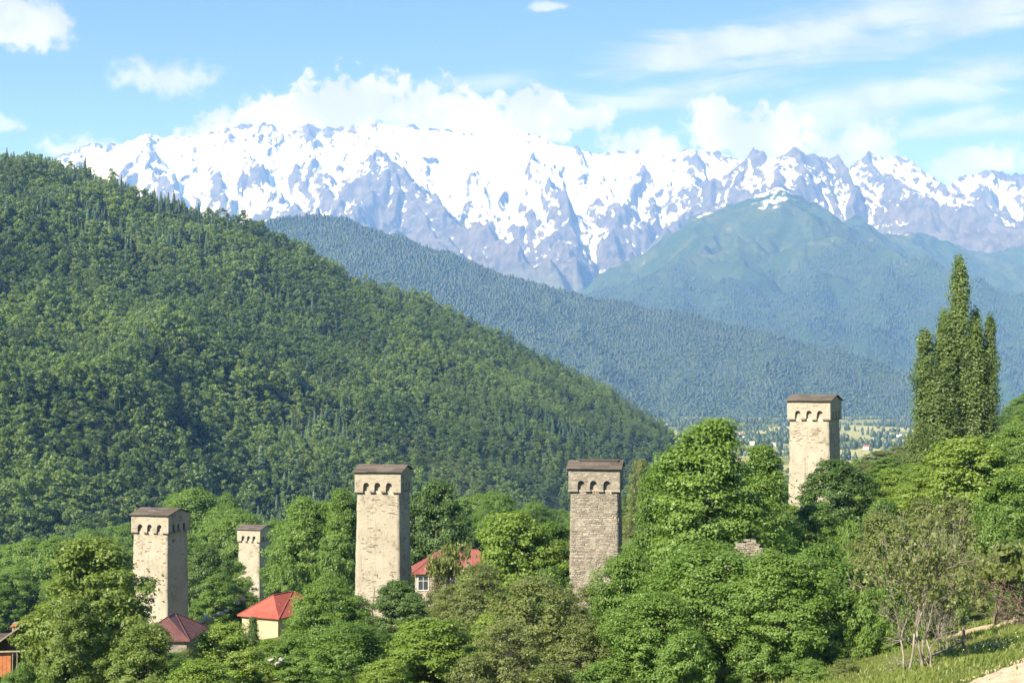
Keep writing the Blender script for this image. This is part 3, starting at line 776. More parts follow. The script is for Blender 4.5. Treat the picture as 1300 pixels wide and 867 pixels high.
n_tree = 0
UNSEEN = set([5,12,31,32,36,38,45,49,53,59,66,67,68,69,70,71,72,73,74,76,77,78,79,80,81,83,84,85,86,87,88,89,90,91,92,93,94,95,96,97,99,100,101,102,103,104,105,106,107,109,110,111,112,113,115,117,118,119,120,121,122,123,124,125,126,127,128,129,130,131,132,133,134,135,136,137,138,139,140,141,142,143,144,145,146,148,149,150,151,152,153,154,155,156,159,161,162,164,165,166,167,168,169,170,171,173,174,175,176,177,178,179,181,183,184,185,186,187,188,189,190,192,193,194,195,196,197,198,199,200,201,202,203,204,205,207,208,209,210,211,212,213,214,216,217,218,219,220,221,222,223,224,225,227,228,229,230,231,232,233,234,235,236,238,239,240,241,243,244,245,246,247,248,249,250,251,252,253,254,255,256])   # shrubs that would stand wholly behind others
SHRUBS = []
def tree(key, px, top, wpx, D, label, cat='tree', name='broadleaf_tree', group=None, rz=None, z0=None, ty=None):
    """tree whose crown top stands at photo pixel (px, top), wpx pixels wide, rooted in the ground at depth D"""
    if cat == 'shrub':
        SHRUBS.append(None)
        if len(SHRUBS) - 1 in UNSEEN: return None
    s = SPEC[key]; p = P(px, top, D); g = gz(p.x, p.y) if z0 is None else z0
    H = max(1.0, p.z - g); sc_z = H / s['H']; sc_w = wpx * D / F / s['W']
    o = empty(name, (p.x, p.y, g), random.uniform(0, 6.28) if rz is None else rz)
    o.scale = (sc_w, sc_w * (ty or 1), sc_z)
    tag(o, label, cat, group)
    if cat == 'shrub': SHRUBS[-1] = (o, key, px, top)
    link('trunk', s['trunk'], None, o); link('crown', s['crown'], None, o)
    if not (.45 < sc_z / sc_w < 2.4): print('tree stretch', key, px, top, round(sc_w, 2), round(sc_z, 2))
    return o

# ------------------------------------------------------------------ towers
def stone_face(mb, w0, w1, z0, z1, proud, cover, rng, off, Mx):
    """irregular coursed stones standing proud of one tower face (local x across, z up, outward = -y)"""
    z = z0
    while z < z1:
        h = rng.uniform(.10, .2)
        tz = (z - z0) / (z1 - z0); w = w0 + (w1 - w0) * tz; d0 = off[0] + (off[1] - off[0]) * tz
        x = -w / 2 + rng.uniform(0, .1)
        while x < w / 2 - .15:
            l = min(rng.uniform(.16, .55), w / 2 - x - .02)
            if l > .1 and rng.random() < cover(x / w, tz, x, z):
                p = proud * rng.uniform(.3, 1.3); g = .013
                j = rng.normal(0, .018, 8)
                bk = [(x + g, -d0 + .05, z + g), (x + l - g, -d0 + .05, z + g), (x + l - g, -d0 + .05, z + h - g), (x + g, -d0 + .05, z + h - g)]
                fr = [(x + g + .02 + j[0], -d0 - p, z + g + .015 + j[1]), (x + l - g - .02 + j[2], -d0 - p, z + g + .015 + j[3] * .6),
                      (x + l - g - .02 + j[4], -d0 - p, z + h - g - .015 + j[5] * .6), (x + g + .02 + j[6], -d0 - p, z + h - g - .015 + j[7] * .6)]
                mb.add([Mx @ Vector(q) for q in bk + fr], [(4, 5, 6, 7), (0, 1, 5, 4), (1, 2, 6, 5), (2, 3, 7, 6), (3, 0, 4, 7)], rng.random())
            x += l
        z += h
def tower(px, eave_py, D, s, alpha, label, seed, wall, stone_key, cover, raised=False, proud=.035):
    rng = np.random.default_rng(seed)
    c = P(px, eave_py, D); g = gz(c.x, c.y); H = c.z - g
    root = empty('stone_tower', (c.x, c.y, g), -radians(alpha))
    tag(root, label, 'tower', 'medieval stone watchtowers of the village')
    ph = 2.0                                   # height of the machicolated parapet
    sb = s * (1 + .0075 * (H - ph)); zb = -1.5
    # body: tapering shaft with slightly uneven faces
    nu, nz_ = 14, 48
    V, Q = [], []
    zt = H - .05
    zs = list(np.linspace(zb, H - ph - .02, nz_ - 5)) + [H - ph] + list(np.linspace(H - ph + .02, zt, 5)); nz_ = len(zs) - 1
    for k in range(nz_ + 1):
        z = zs[k]; w = (sb + (s - sb) * min(1, (z - zb) / (H - ph - zb))) / 2
        if z >= H - ph - .001: w -= .2
        for f in range(4):
            for u in range(nu):
                q = -w + 2 * w * u / nu
                x, y = [(q, -w), (w, q), (-q, w), (-w, -q)][f]
                V.append((x, y, z))
    V = np.array(V); n4 = nu * 4
    dsp = .055 * fbm(V[:, 0] * .9 + V[:, 1] * 1.3 + seed, V[:, 2] * .8, 4, .6, seed)
    nr = V[:, :2] / np.linalg.norm(V[:, :2], axis=1, keepdims=True)
    V[:, :2] += nr * dsp[:, None]
    for k in range(nz_):
        for u in range(n4):
            Q.append((k * n4 + u, k * n4 + (u + 1) % n4, (k + 1) * n4 + (u + 1) % n4, (k + 1) * n4 + u))
    link('body', np_mesh('tower_body', V, Q, False), M[wall], root)
    # masonry showing through the plaster
    mb = MB()
    for f in range(4):
        stone_face(mb, sb - .1, s - .05, .2, H - ph - .05, proud, cover, rng, (sb / 2, s / 2), Matrix.Rotation(f * pi / 2, 4, 'Z'))
    tag(mb.build('stonework', M[stone_key], root), kind='stuff')
    # parapet: one plate per side with three arched openings at its foot, carried on corbels
    pj = .23; sp_ = s + 2 * pj; zc = H - ph; th = .21
    for f in range(4):
        Mx = Matrix.Rotation(f * pi / 2, 4, 'Z')
        full = f % 2 == 0
        x1 = sp_ / 2 if full else sp_ / 2 - th - .004
        out_ = [(-x1, zc)]
        aw = .33; ah = .55
        for i in range(3):
            cx_ = (-1 + i) * s * .275 + rng.normal(0, .03)
            out_ += [(cx_ - aw - .03, zc), (cx_ - aw, zc + ah)] + [(cx_ - aw * cos(a_), zc + ah + aw * 1.05 * sin(a_)) for a_ in np.linspace(.35, pi - .35, 6)] + [(cx_ + aw, zc + ah), (cx_ + aw + .03, zc)]
        out_ += [(x1, zc), (x1, H), (-x1, H)]
        n = len(out_); y0, y1 = -sp_ / 2 + rng.normal(0, .01), -sp_ / 2 + th
        p_ = MB(); vs = [Mx @ Vector((x, y0, z)) for x, z in out_] + [Mx @ Vector((x, y1, z)) for x, z in out_]
        p_.add(vs, [tuple(range(n)), tuple(range(2 * n - 1, n - 1, -1))] + [((i + 1) % n, i, i + n, (i + 1) % n + n) for i in range(n)])
        par = p_.build('parapet', M[wall], root)
        # corbel stones under each solid piece
        edges = [-x1, -s * .275 - aw - .03, -s * .275 + aw + .03, -aw - .03, aw + .03, s * .275 - aw - .03, s * .275 + aw + .03, x1]
        for i in range(0, 8, 2):
            a_, b_ = edges[i], edges[i + 1]
            k_ = MB(); k_.box((0, 0, 0), (b_ - a_ + .05, th + .07, .16), 0, rng.random())
            o = k_.build('corbel', M[stone_key], par)
            o.matrix_parent_inverse = Matrix.Identity(4)
            o.location = Mx @ Vector(((a_ + b_) / 2, -sp_ / 2 + th / 2 - .03, zc - .082)); o.rotation_euler = (0, 0, f * pi / 2)
        sf = MB()
        stone_face(sf, 2 * x1 - .1, 2 * x1 - .1, zc + ah + aw + .12, H - .08, proud * .6, lambda a, b, x, z: cover(a, .97, x, z) * .8, rng, (sp_ / 2, sp_ / 2), Mx)
        if sf.v: tag(sf.build('stonework', M[stone_key], par), kind='stuff')
    # roof: gable of overlapping boards, ridge along the front
    ov = .22; ri = .68; half = sp_ / 2 + ov; L = sp_ + 2 * ov
    rf = MB()
    rf.add([(-sp_ / 2 + .02, -sp_ / 2 + .02, H), (-sp_ / 2 + .02, sp_ / 2 - .02, H), (-sp_ / 2 + .02, 0, H + ri * .9), (sp_ / 2 - .02, -sp_ / 2 + .02, H), (sp_ / 2 - .02, sp_ / 2 - .02, H), (sp_ / 2 - .02, 0, H + ri * .9)],
           [(0, 1, 2), (3, 5, 4), (0, 3, 4, 1), (0, 2, 5, 3), (1, 4, 5, 2)])
    gab = rf.build('gable', M[wall], root)
    roof_e = MB(); roof_e.box((0, 0, H + ri + .03), (L + .1, .22, .07), 0, .4)
    roof = roof_e.build('roof', M['slate'], root)
    slope = math.atan2(ri, half)
    nc = 5; cl = half / cos(slope) / nc
    for sd in (-1, 1):
        for k in range(nc):
            cuts = sorted([-L / 2, L / 2] + [(-L / 2 + L * (j + 1) / 4) + rng.uniform(-.4, .4) for j in range(3)])
            for a_, b_ in zip(cuts[:-1], cuts[1:]):
                dd = (k + .5) * cl
                b = MB(); b.box((0, 0, 0), (b_ - a_ - .02, cl * 1.35, .05), 0, rng.random())
                o = b.build('roof_board', M['slate'], roof)
                o.matrix_parent_inverse = Matrix.Identity(4)
                yy = (half - dd * cos(slope)); zz = H - .0 + dd * sin(slope) + .045 + rng.uniform(0, .03)
                o.location = ((a_ + b_) / 2, sd * yy, zz)
                o.rotation_euler = (-sd * (slope - .045) + rng.normal(0, .008), rng.normal(0, .006), rng.normal(0, .006))
    if raised:      # a second, smaller roof over the smoke vent, set back from the front eave
        b = MB(); b.box((.3, .35, H + ri + .10), (L * .72, 2.1, .09), 0, .5, M=None)
        b.box((.3, .15, H + ri - .0), (L * .66, 1.6, .16), 0, .2)
        b.build('vent_roof', M['slate'], root)
    return root
def cov_plaster(seed, dens=1.):
    def f(a, t_, x, z):
        n = float(fbm(np.array([x * .5 + seed]), np.array([z * .35]), 3, .6, seed)[0])
        top = math.exp(-((t_ - .86) / .09) ** 2)
        return dens * max(0.03, min(.7, .08 + .45 * top + .6 * (n - .25)))
    return f
def cov_rubble(seed):
    def f(a, t_, x, z): return .93 if t_ > .16 else .45
    return f
G  # (control points above fix the ground under every tower)
tower(204, 652, 200, 4.7, 18, 'pale plastered stone tower behind the maroon roof, tall tree in front of its left side', 11, 'plaster', 'pale_stone', cov_plaster(11, .55))
tower(324, 671, 290, 4.2, 21, 'small distant stone tower above the bright red hip roof, half behind a leafy tree', 12, 'plaster', 'pale_stone', cov_plaster(12, .5))
tower(487, 598, 176, 4.65, 10, 'tall cream plastered tower with patchy stone near its top, beside the long red roof', 13, 'plaster', 'pale_stone', cov_plaster(13, 1.))
tower(757, 594, 159, 4.55, 8, 'rough bare rubble stone tower without plaster, with a double stepped roof', 14, 'rubble', 'stone', cov_rubble(14), True, .045)
tower(1034, 509, 189, 4.65, 26, 'highest standing stone tower, against the far valley near the poplars', 15, 'plaster', 'pale_stone', cov_plaster(15, .8))

# ------------------------------------------------------------------ houses
def house(name, label, anchor, alpha, w, d, rise, wall_h, wall, roofm, corner=1, hip=True, windows=(), seams=True):
    """anchor: eave corner (front, corner=+1 right / -1 left) at a world point; alpha turns the front to the left"""
    R_ = Matrix.Rotation(-radians(alpha), 4, 'Z')
    off = R_ @ Vector((corner * w / 2, -d / 2, 0)); c = Vector(anchor) - off
    g = gz(c.x, c.y); e = c.z - g
    if e < 2: print('house low', name, e)
    root = empty(name, (c.x, c.y, g), -radians(alpha)); tag(root, label, 'house')
    ov = .45
    mb = MB(); mb.box((0, 0, (e - 1) / 2 - .04), (w - 2 * ov, d - 2 * ov, e + .9)); mb.build('wall', M[wall], root)
    rl = max(0., (w - d) / 2) if w >= d else 0.; rd = max(0., (d - w) / 2) if d > w else 0.
    z0, z1 = e - .02, e + rise
    A = [(-w / 2, -d / 2, z0), (w / 2, -d / 2, z0), (w / 2, d / 2, z0), (-w / 2, d / 2, z0)]
    ra, rb = ((-rl, 0, z1), (rl, 0, z1)) if w >= d else ((0, -rd, z1), (0, rd, z1))
    if not hip: ra, rb = (-w / 2, 0, z1), (w / 2, 0, z1)
    rm = MB()
    low = [(x, y, z - .09) for x, y, z in A]
    fs = [(0, 1, 2, 3)]
    vs = A + low + [ra, rb]
    if w >= d or not hip: fc = [(0, 1, 9, 8), (1, 2, 9), (2, 3, 8, 9), (3, 0, 8)]
    else: fc = [(0, 1, 8), (1, 2, 9, 8), (2, 3, 9), (3, 0, 8, 9)]
    rm.add(vs, fc + [(4, 5, 1, 0), (5, 6, 2, 1), (6, 7, 3, 2), (7, 4, 0, 3), (7, 6, 5, 4)])
    roof = rm.build('roof', M[roofm], root)
    if seams:   # folded seams between the sheets, and ridge caps
        sm = MB()
        for (a, b, c_, d_) in ((A[0], A[1], ra, rb), (A[2], A[3], rb, ra), (A[1], A[2], rb, rb if w >= d else rb), (A[3], A[0], ra, ra)):
            a, b, c_, d_ = map(Vector, (a, b, c_, d_)); L = (b - a).length; n = max(2, int(L / .62))
            for i in range(1, n):
                p = a.lerp(b, i / n); tt = i / n
                dirr = (b - a).normalized(); top_a, top_b = (c_ - a).dot(dirr), (d_ - a).dot(dirr)
                s_ = (p - a).length
                lo, hi = min(top_a, top_b), max(top_a, top_b)
                up = ((c_ + d_) / 2 - (a + b) / 2); up = up - dirr * up.dot(dirr)
                k = 1. if lo - .01 <= s_ <= hi + .01 else (s_ / lo if s_ < lo and lo > 0 else (L - s_) / max(.01, L - hi))
                q = p + up * max(0, min(1, k)) * .985
                sm.tube([p + Vector((0, 0, .015)), q + Vector((0, 0, .015))], [.022, .022], 4)
        tag(sm.build('seam', M[roofm], roof), kind='stuff')
        cap = MB()
        for a, b in ((A[0], ra), (A[1], rb), (A[2], rb), (A[3], ra), (ra, rb)):
            if (Vector(a) - Vector(b)).length > .1: cap.tube([Vector(a) + Vector((0, 0, .03)), Vector(b) + Vector((0, 0, .03))], [.07, .07], 6)
        tag(cap.build('ridge_cap', M[roofm], roof), kind='stuff')
    for (side, u, zc, ww, hh) in windows:       # side 0 front, 1 right
        Mx = Matrix.Rotation(side * pi / 2, 4, 'Z'); dep = (d if side == 0 else w) / 2 - ov
        f = MB()
        for (x, z, a, b) in ((-ww / 2, 0, .09, hh), (ww / 2, 0, .09, hh), (0, hh / 2, ww + .09, .09), (0, -hh / 2, ww + .09, .09), (0, 0, .05, hh), (0, hh * .18, ww, .05)):
            f.box((x, -.03, z), (a, .08, b))
        fr = f.build('window', M['white_frame'], root); fr.matrix_parent_inverse = Matrix.Identity(4)
        fr.location = Mx @ Vector((u, -dep - .02, e + zc)); fr.rotation_euler = (0, 0, side * pi / 2)
        gl = MB(); gl.box((0, .0, 0), (ww, .03, hh)); gl.build('pane', M['glass'], fr)
    return root
house('house', 'low house under a faded maroon sheet hip roof, at the foot of a pale tower', P(241, 813, 175), 2, 6.4, 9.5, 2.1, 3, 'rubble', 'maroon_roof', 1)
house('house', 'small cream house under a bright red hip roof, below the smallest tower', P(354, 785, 198), 28, 6.4, 10.5, 2.3, 3, 'cream_wall', 'red_roof', 1, windows=((1, .2, -.85, .8, 1.1),))
house('house', 'pinkish white house under a long faded red roof, right of the cream tower', P(523, 728, 200), -4, 12.0, 7.5, 2.5, 3, 'pink_wall', 'pink_roof', -1, windows=((0, -4.6, -1.25, 1.3, 1.7), (0, -1.2, -1.25, 1.3, 1.7)))

# wooden shed cut by the left edge
def shed():
    c = P(2, 852, 122); g = gz(c.x, c.y)
    root = empty('wooden_shed', (c.x, c.y, g), radians(6)); tag(root, 'wooden shed with an orange board wall and tilted roofs at the left edge', 'shed')
    h = c.z - g
    mb = MB(); mb.box((-2.2, 2.0, (h + 3) / 2 - .3), (5.2, 2.6, h + 2.4)); mb.build('wall', M['dark_wood'], root)
    for i in range(9):
        b = MB(); b.box((-1.9 + i * .30, .15, h + .45 + (i % 3) * .012), (.285, .05, 1.75), 0); b.build('board', M['orange_board'], root)
    b = MB(); b.tube([(-3, -.1, h + 1.45), (2.35, -.05, h + 1.5)], [.09, .075], 7); b.build('beam', M['wood'], root)
    for x in (.78, 1.12):
        b = MB(); b.tube([(x, 0, -.5), (x + .03, .02, h + 1.42)], [.06, .05], 6); b.build('post', M['wood'], root)
    Mx = Matrix.Rotation(-.62, 4, 'Y')
    b = MB(); b.box((-.4, .9, h + 2.1), (4.9, 2.6, .10), M=Mx); r = b.build('roof', M['wood'], root)
    b = MB(); b.box((1.35, 2.2, h + 2.95), (1.9, .9, .8), M=None); b.build('dormer_wall', M['wood'], root)
    b = MB(); b.box((1.4, 2.1, h + 3.5), (2.2, 1.3, .13), M=Matrix.Rotation(-.32, 4, 'Y')); b.build('dormer_roof', M['rust_tile'], root)
shed()

# ruined wall and rubble
BOULDERS = {}
def boulder(loc, size, label, group, seed):
    rng = np.random.default_rng(seed)
    import bmesh
    planes = [rng.normal(size=3) for _ in range(9)]
    bm = bmesh.new(); bmesh.ops.create_icosphere(bm, subdivisions=3, radius=.5)
    for v in bm.verts:
        k = 1 + .34 * float(fbm(np.array([v.co.x * 2 + seed]), np.array([v.co.y * 2 + v.co.z * 1.7]), 3, .5, seed)[0])
        v.co *= k
        for n in planes:
            nn = Vector(n).normalized(); e = v.co.dot(nn) - .3
            if e > 0: v.co -= nn * e * .97
    me = bpy.data.meshes.new('boulder'); bm.to_mesh(me); bm.free()
    a = me.attributes.new('tone', 'FLOAT', 'FACE'); a.data.foreach_set('value', np.full(len(me.polygons), rng.random(), np.float32))
    o = link('boulder', me, M['boulder']); o.location = loc; o.scale = (size * rng.uniform(.9, 1.5), size, size * rng.uniform(.6, .9)); o.rotation_euler = (rng.normal(0, .15), rng.normal(0, .15), rng.uniform(0, 6))
    tag(o, label, 'boulder', group); BOULDERS.setdefault(label, []).append((o, loc[0] / loc[1]))
for i, (px, py, sz_) in enumerate(((256, 789, .9), (262, 784, 1.1), (268, 787, .8), (274, 781, 1.0), (281, 778, .8), (288, 775, .7), (302, 764, .8), (309, 760, .9))):
    q = P(px, py, 208); boulder((q.x, q.y, q.z), sz_, 'grey boulder|between the maroon roof and the smallest tower', 'rubble below the smallest tower', 100 + i)
for i, (px, py, sz_) in enumerate(((345, 838, .7), (352, 842, .5), (357, 837, .5))):
    q = P(px, py, 116); boulder((q.x, q.y, q.z), sz_, 'grey stone|between bright bushes below the bright red roof', 'stones between the bushes', 130 + i)
def ruin():
    c = P(950, 700, 121); g = gz(c.x, c.y); top = P(950, 680, 121).z - g
    root = empty('ruined_wall', (c.x, c.y, g), -radians(12)); tag(root, 'pale ruined stone wall glimpsed between the big tree crowns below the highest tower', 'wall')
    mb = MB()
    for i, (x_, w_, k_) in enumerate(((-1.35, .9, .86), (-.55, .8, .97), (.2, .75, 1.), (.85, .65, .93), (1.45, .6, .8))): mb.box((x_, i * .013, top * k_ / 2 - .6), (w_, .8 + .03 * i, top * k_ + .6), .04 * (i % 3 - 1), taper=.93)
    mb.build('core', M['rubble'], root)
    sf = MB(); stone_face(sf, 3.3, 3.0, .1, top * .99, .08, lambda a, t_, x, z: .9 if z < top * (.99 - .16 * (x / 1.7) ** 2 - .06 * (x > .6)) - .15 else 0, np.random.default_rng(5), (.4, .39), Matrix.Identity(4))
    tag(sf.build('stonework', M['pale_stone'], root), kind='stuff')
    for i in range(9):
        pass
ruin()
# slender pole by the cream tower
q = P(474, 745, 150); g = gz(q.x, q.y)
mb = MB(); mb.tube([(0, 0, -.6), (.1, 0, (q.z - g) * .5), (.42, 0, q.z - g)], [.09, .075, .05], 7)
o = mb.build('wooden_pole', M['wood']); o.location = (q.x - .3, q.y, g); tag(o, 'slender bare wooden pole standing before the foot of the cream tower', 'pole')

# fence by the bare tree
def fence():
    a = P(1223, 832, 97); g = gz(a.x, a.y)
    root = empty('rail_fence', (a.x, a.y, g)); tag(root, 'old wooden fence post with one low pale rail beside the bare tree', 'fence')
    mb = MB(); mb.tube([(0, 0, -.4), (0, 0, .6), (.03, 0, 1.32)], [.12, .11, .10], 7); mb.build('post', M['post_wood'], root)
    q = P(1178, 832, 92); gq = gz(q.x, q.y)
    mb = MB(); mb.tube([(q.x - a.x, q.y - a.y, gq - g + .42), ((q.x - a.x) * .5, (q.y - a.y) * .5 - .1, (gq - g) * .5 + .42), (-.1, -.1, .5), (.62, .1, .66)], [.07, .075, .07, .05], 6)
    mb.build('rail', M['wood'], root)
fence()

# ------------------------------------------------------------------ village trees
T = tree
# left
T('walnut', 120, 684, 176, 122, 'big yellow green tree before the left tower, standing tallest at the lower left')
T('walnut', 96, 762, 96, 116, 'bushy yellow green tree just right of the wooden shed')
T('walnut', 185, 792, 110, 112, 'yellow green tree low in front of the maroon roof')
T('ash_two', 22, 850, 60, 108, 'small green tree at the bottom left corner below the shed')
T('dark_tree', 262, 694, 66, 236, 'dark leafy tree between the two left towers, touching the nearer one')
T('round_tree', 278, 728, 62, 224, 'mid green tree low between the two left towers')
T('round_tree', 296, 712, 50, 262, 'mid green tree just left of the smallest tower')
T('ash_two', 392, 632, 104, 232, 'large rounded tree beside the smallest tower, left of the cream tower')
T('ash_one', 435, 622, 74, 224, 'tall bright green tree against the left side of the cream tower')
T('round_tree', 362, 672, 62, 244, 'green tree covering the right side of the smallest tower')
T('dark_tree', 553, 612, 82, 226, 'dark green tree behind the cream tower, above the long red roof')
T('dark_tree', 520, 640, 60, 240, 'dark green tree half hidden behind the right edge of the cream tower')
T('orchard_tree', 570, 690, 60, 176, 'sparse brownish tree in front of the long red roof')
T('olive_tree', 572, 742, 58, 160, 'small olive bush under the window of the pinkish white house')
T('ash_two', 418, 736, 110, 140, 'dense mid green tree in front of the foot of the cream tower, on its left')
T('bright_tree', 288, 792, 108, 126, 'bright green tree between the maroon roof and the bright red roof')
T('spiry_tree', 321, 783, 30, 150, 'dark small bush just below the bright red roof')
T('round_tree', 380, 806, 76, 124, 'light green round tree below the cream wall of the red roofed house')
T('ash_two', 440, 790, 110, 118, 'shaded green tree at the bottom, below the foot of the cream tower')
T('dark_tree', 507, 738, 84, 150, 'bluish dark green tree at the right foot of the cream tower')
T('bright_tree', 548, 786, 135, 116, 'domed bright lime green tree at the bottom middle')
T('bright_tree', 492, 838, 90, 108, 'low lime green bush at the bottom, left of the domed lime tree')
T('bright_tree', 250, 838, 110, 108, 'low lime green tree at the bottom, below the maroon roof')
# middle
T('bright_tree', 655, 650, 128, 160, 'domed bright green tree between the long red roof and the rubble tower')
T('round_tree', 700, 664, 80, 166, 'mid green tree touching the left side of the rubble tower')
T('olive_tree', 612, 716, 90, 150, 'olive green tree right of the pinkish white house')
T('olive_tree', 680, 732, 150, 122, 'broad twiggy olive brown tree below the domed tree at the bottom middle')
T('olive_tree', 640, 790, 110, 112, 'twiggy olive tree low at the bottom middle')
T('olive_tree', 740, 780, 90, 118, 'dull olive tree left of the big ash trees, at the bottom')
T('olive_bush', 748, 742, 60, 146, 'olive shrub at the foot of the rubble tower')
T('olive_tree', 812, 583, 44, 240, 'hazy olive tree just behind the right side of the rubble tower')
T('ash_one', 900, 534, 180, 132, 'largest bright ash tree in the middle right, its top below the valley fields')
T('ash_one', 838, 590, 110, 142, 'bright green tree close against the right side of the rubble tower')
T('ash_one', 968, 566, 110, 148, 'leafy tree touching the lower left of the highest tower')
T('ash_two', 800, 700, 110, 122, 'bright tree at the right foot of the rubble tower, before the largest ash')
T('ash_two', 905, 690, 190, 112, 'broad bright green tree at the bottom, under the largest ash')
T('ash_two', 830, 752, 140, 106, 'bright green tree at the bottom, right of the twiggy olive trees')
T('ash_two', 990, 700, 150, 106, 'shaded broad green tree left of the bare tree')
T('round_tree', 1045, 690, 120, 116, 'mid green tree in the gap between the shaded tree and the bare tree')
# right
T('dark_tree', 1062, 584, 96, 168, 'dark rounded tree covering the lower right of the highest tower')
T('round_tree', 1035, 640, 84, 154, 'mid green tree in front of the foot of the highest tower')
T('olive_bush', 1118, 572, 60, 262, 'hazy grey olive tree on the skyline between the highest tower and the poplars')
T('olive_bush', 1148, 574, 56, 240, 'dull olive tree just left of the foot of the poplars')
T('bright_bush', 1138, 594, 84, 186, 'bright green tree right of the dark rounded tree')
T('bright_tree', 1232, 556, 150, 168, 'broad bright green tree in front of the foot of the poplars')
T('bright_tree', 1180, 590, 90, 176, 'light green tree below the lowest poplar')
T('ash_two', 1296, 536, 90, 182, 'green tree at the right edge, beside the poplars')
T('round_tree', 1285, 600, 100, 140, 'darker green tree at the right edge, above the sparse orchard tree')
T('olive_tree', 1210, 632, 100, 134, 'olive green tree behind the top of the bare tree')
T('olive_tree', 1120, 650, 110, 124, 'olive green tree behind the left side of the bare tree')
pc = P(1218, 333, 215)
T('poplar_tall', 1218, 331, 58, 215, 'tallest column of the poplar clump at the right', 'poplar', 'poplar_tree', rz=0.)
T('poplar_pair', 1190, 414, 58, 214, 'second tallest left hand column of the poplar clump, with a forked top', 'poplar', 'poplar_tree', rz=0.)
T('poplar_pair', 1247, 396, 40, 216, 'narrow right hand column of the poplar clump', 'poplar', 'poplar_tree', rz=2.6)
T('poplar_low', 1167, 534, 36, 212, 'lowest column at the left end of the poplar clump', 'poplar', 'poplar_tree', rz=0.)
T('poplar_low', 1176, 476, 32, 216, 'short column of the poplar clump beside its lowest one', 'poplar', 'poplar_tree', rz=1.)
T('bare_tree', 1168, 636, 150, 90, 'pale twiggy almost leafless tree with forked stems beside the fence', 'tree', 'bare_tree', rz=0.)
T('bare_tree', 1196, 668, 84, 99, 'smaller twiggy tree behind the right side of the almost leafless tree', 'tree', 'bare_tree', rz=2.2)
T('orchard_tree', 1290, 676, 120, 104, 'sparse leafed fruit tree with a reddish trunk at the right edge', 'tree', 'fruit_tree', rz=.4)
T('orchard_tree', 1262, 690, 80, 108, 'small sparse fruit tree left of the one at the right edge', 'tree', 'fruit_tree', rz=2.)

# shrubs that close the gaps between the trees, alike and countable
gs = 'green shrubs filling the gaps between the village trees'
for (px, py, w, D, key) in ((30, 800, 60, 140, 'green_bush'), (150, 770, 60, 150, 'green_bush'), (215, 830, 60, 140, 'green_bush'), (245, 770, 40, 214, 'green_bush'), (300, 745, 46, 236, 'olive_bush'),
        (270, 800, 46, 190, 'olive_bush'), (340, 812, 60, 140, 'bright_bush'), (390, 760, 60, 190, 'green_bush'), (455, 770, 50, 165, 'green_bush'), (470, 800, 60, 140, 'green_bush'),
        (520, 790, 60, 140, 'green_bush'), (590, 760, 70, 170, 'olive_bush'), (620, 730, 60, 190, 'green_bush'), (700, 720, 60, 150, 'green_bush'), (770, 748, 50, 140, 'green_bush'), (720, 745, 40, 142, 'olive_bush'),
        (600, 830, 80, 110, 'olive_bush'), (700, 840, 90, 108, 'olive_bush'), (770, 838, 90, 105, 'green_bush'), (870, 800, 90, 100, 'green_bush'), (960, 800, 80, 104, 'green_bush'), (1000, 690, 60, 140, 'green_bush'),
        (1080, 660, 60, 150, 'green_bush'), (1100, 700, 70, 130, 'olive_bush'), (1090, 760, 80, 118, 'green_bush'), (1060, 790, 60, 112, 'green_bush'), (1140, 660, 70, 160, 'green_bush'), (1160, 700, 80, 125, 'green_bush'), (1200, 720, 70, 118, 'green_bush'),
        (1240, 700, 70, 125, 'olive_bush'), (1290, 720, 70, 120, 'green_bush'), (1250, 600, 70, 190, 'green_bush'), (1200, 575, 60, 200, 'green_bush'), (1270, 560, 60, 205, 'green_bush'), (1100, 600, 60, 215, 'green_bush'),
        (1000, 640, 50, 180, 'green_bush'), (940, 720, 60, 130, 'green_bush'), (560, 730, 40, 194, 'olive_bush'), (100, 740, 60, 170, 'green_bush'), (420, 700, 60, 200, 'green_bush'), (360, 720, 60, 215, 'green_bush'), (640, 690, 70, 190, 'green_bush')):
    p = P(px, py, D)
    if p.z - gz(p.x, p.y) < 1.2: continue
    T(key, px, py, w, D, 'leafy green shrub filling a gap between the village trees', 'shrub', 'shrub', gs)
AVOID = [(-43.8, 200, 6), (-45, 178, 8), (-46.4, 290, 5), (-31, 203, 9), (-14, 176, 5), (-6, 202, 10), (8.3, 159, 5), (35.6, 189, 5), (21.7, 150, 4)]
HIDE = [(515, 612, 690, 762, 205), (295, 368, 750, 797, 205), (195, 262, 778, 818, 190), (448, 524, 590, 752, 178), (718, 795, 580, 742, 160), (998, 1070, 500, 634, 190), (165, 243, 640, 782, 200), (300, 346, 664, 748, 290), (925, 1075, 500, 600, 900), (1075, 1160, 500, 578, 900), (1180, 1300, 790, 867, 200)]
n_sh = 0
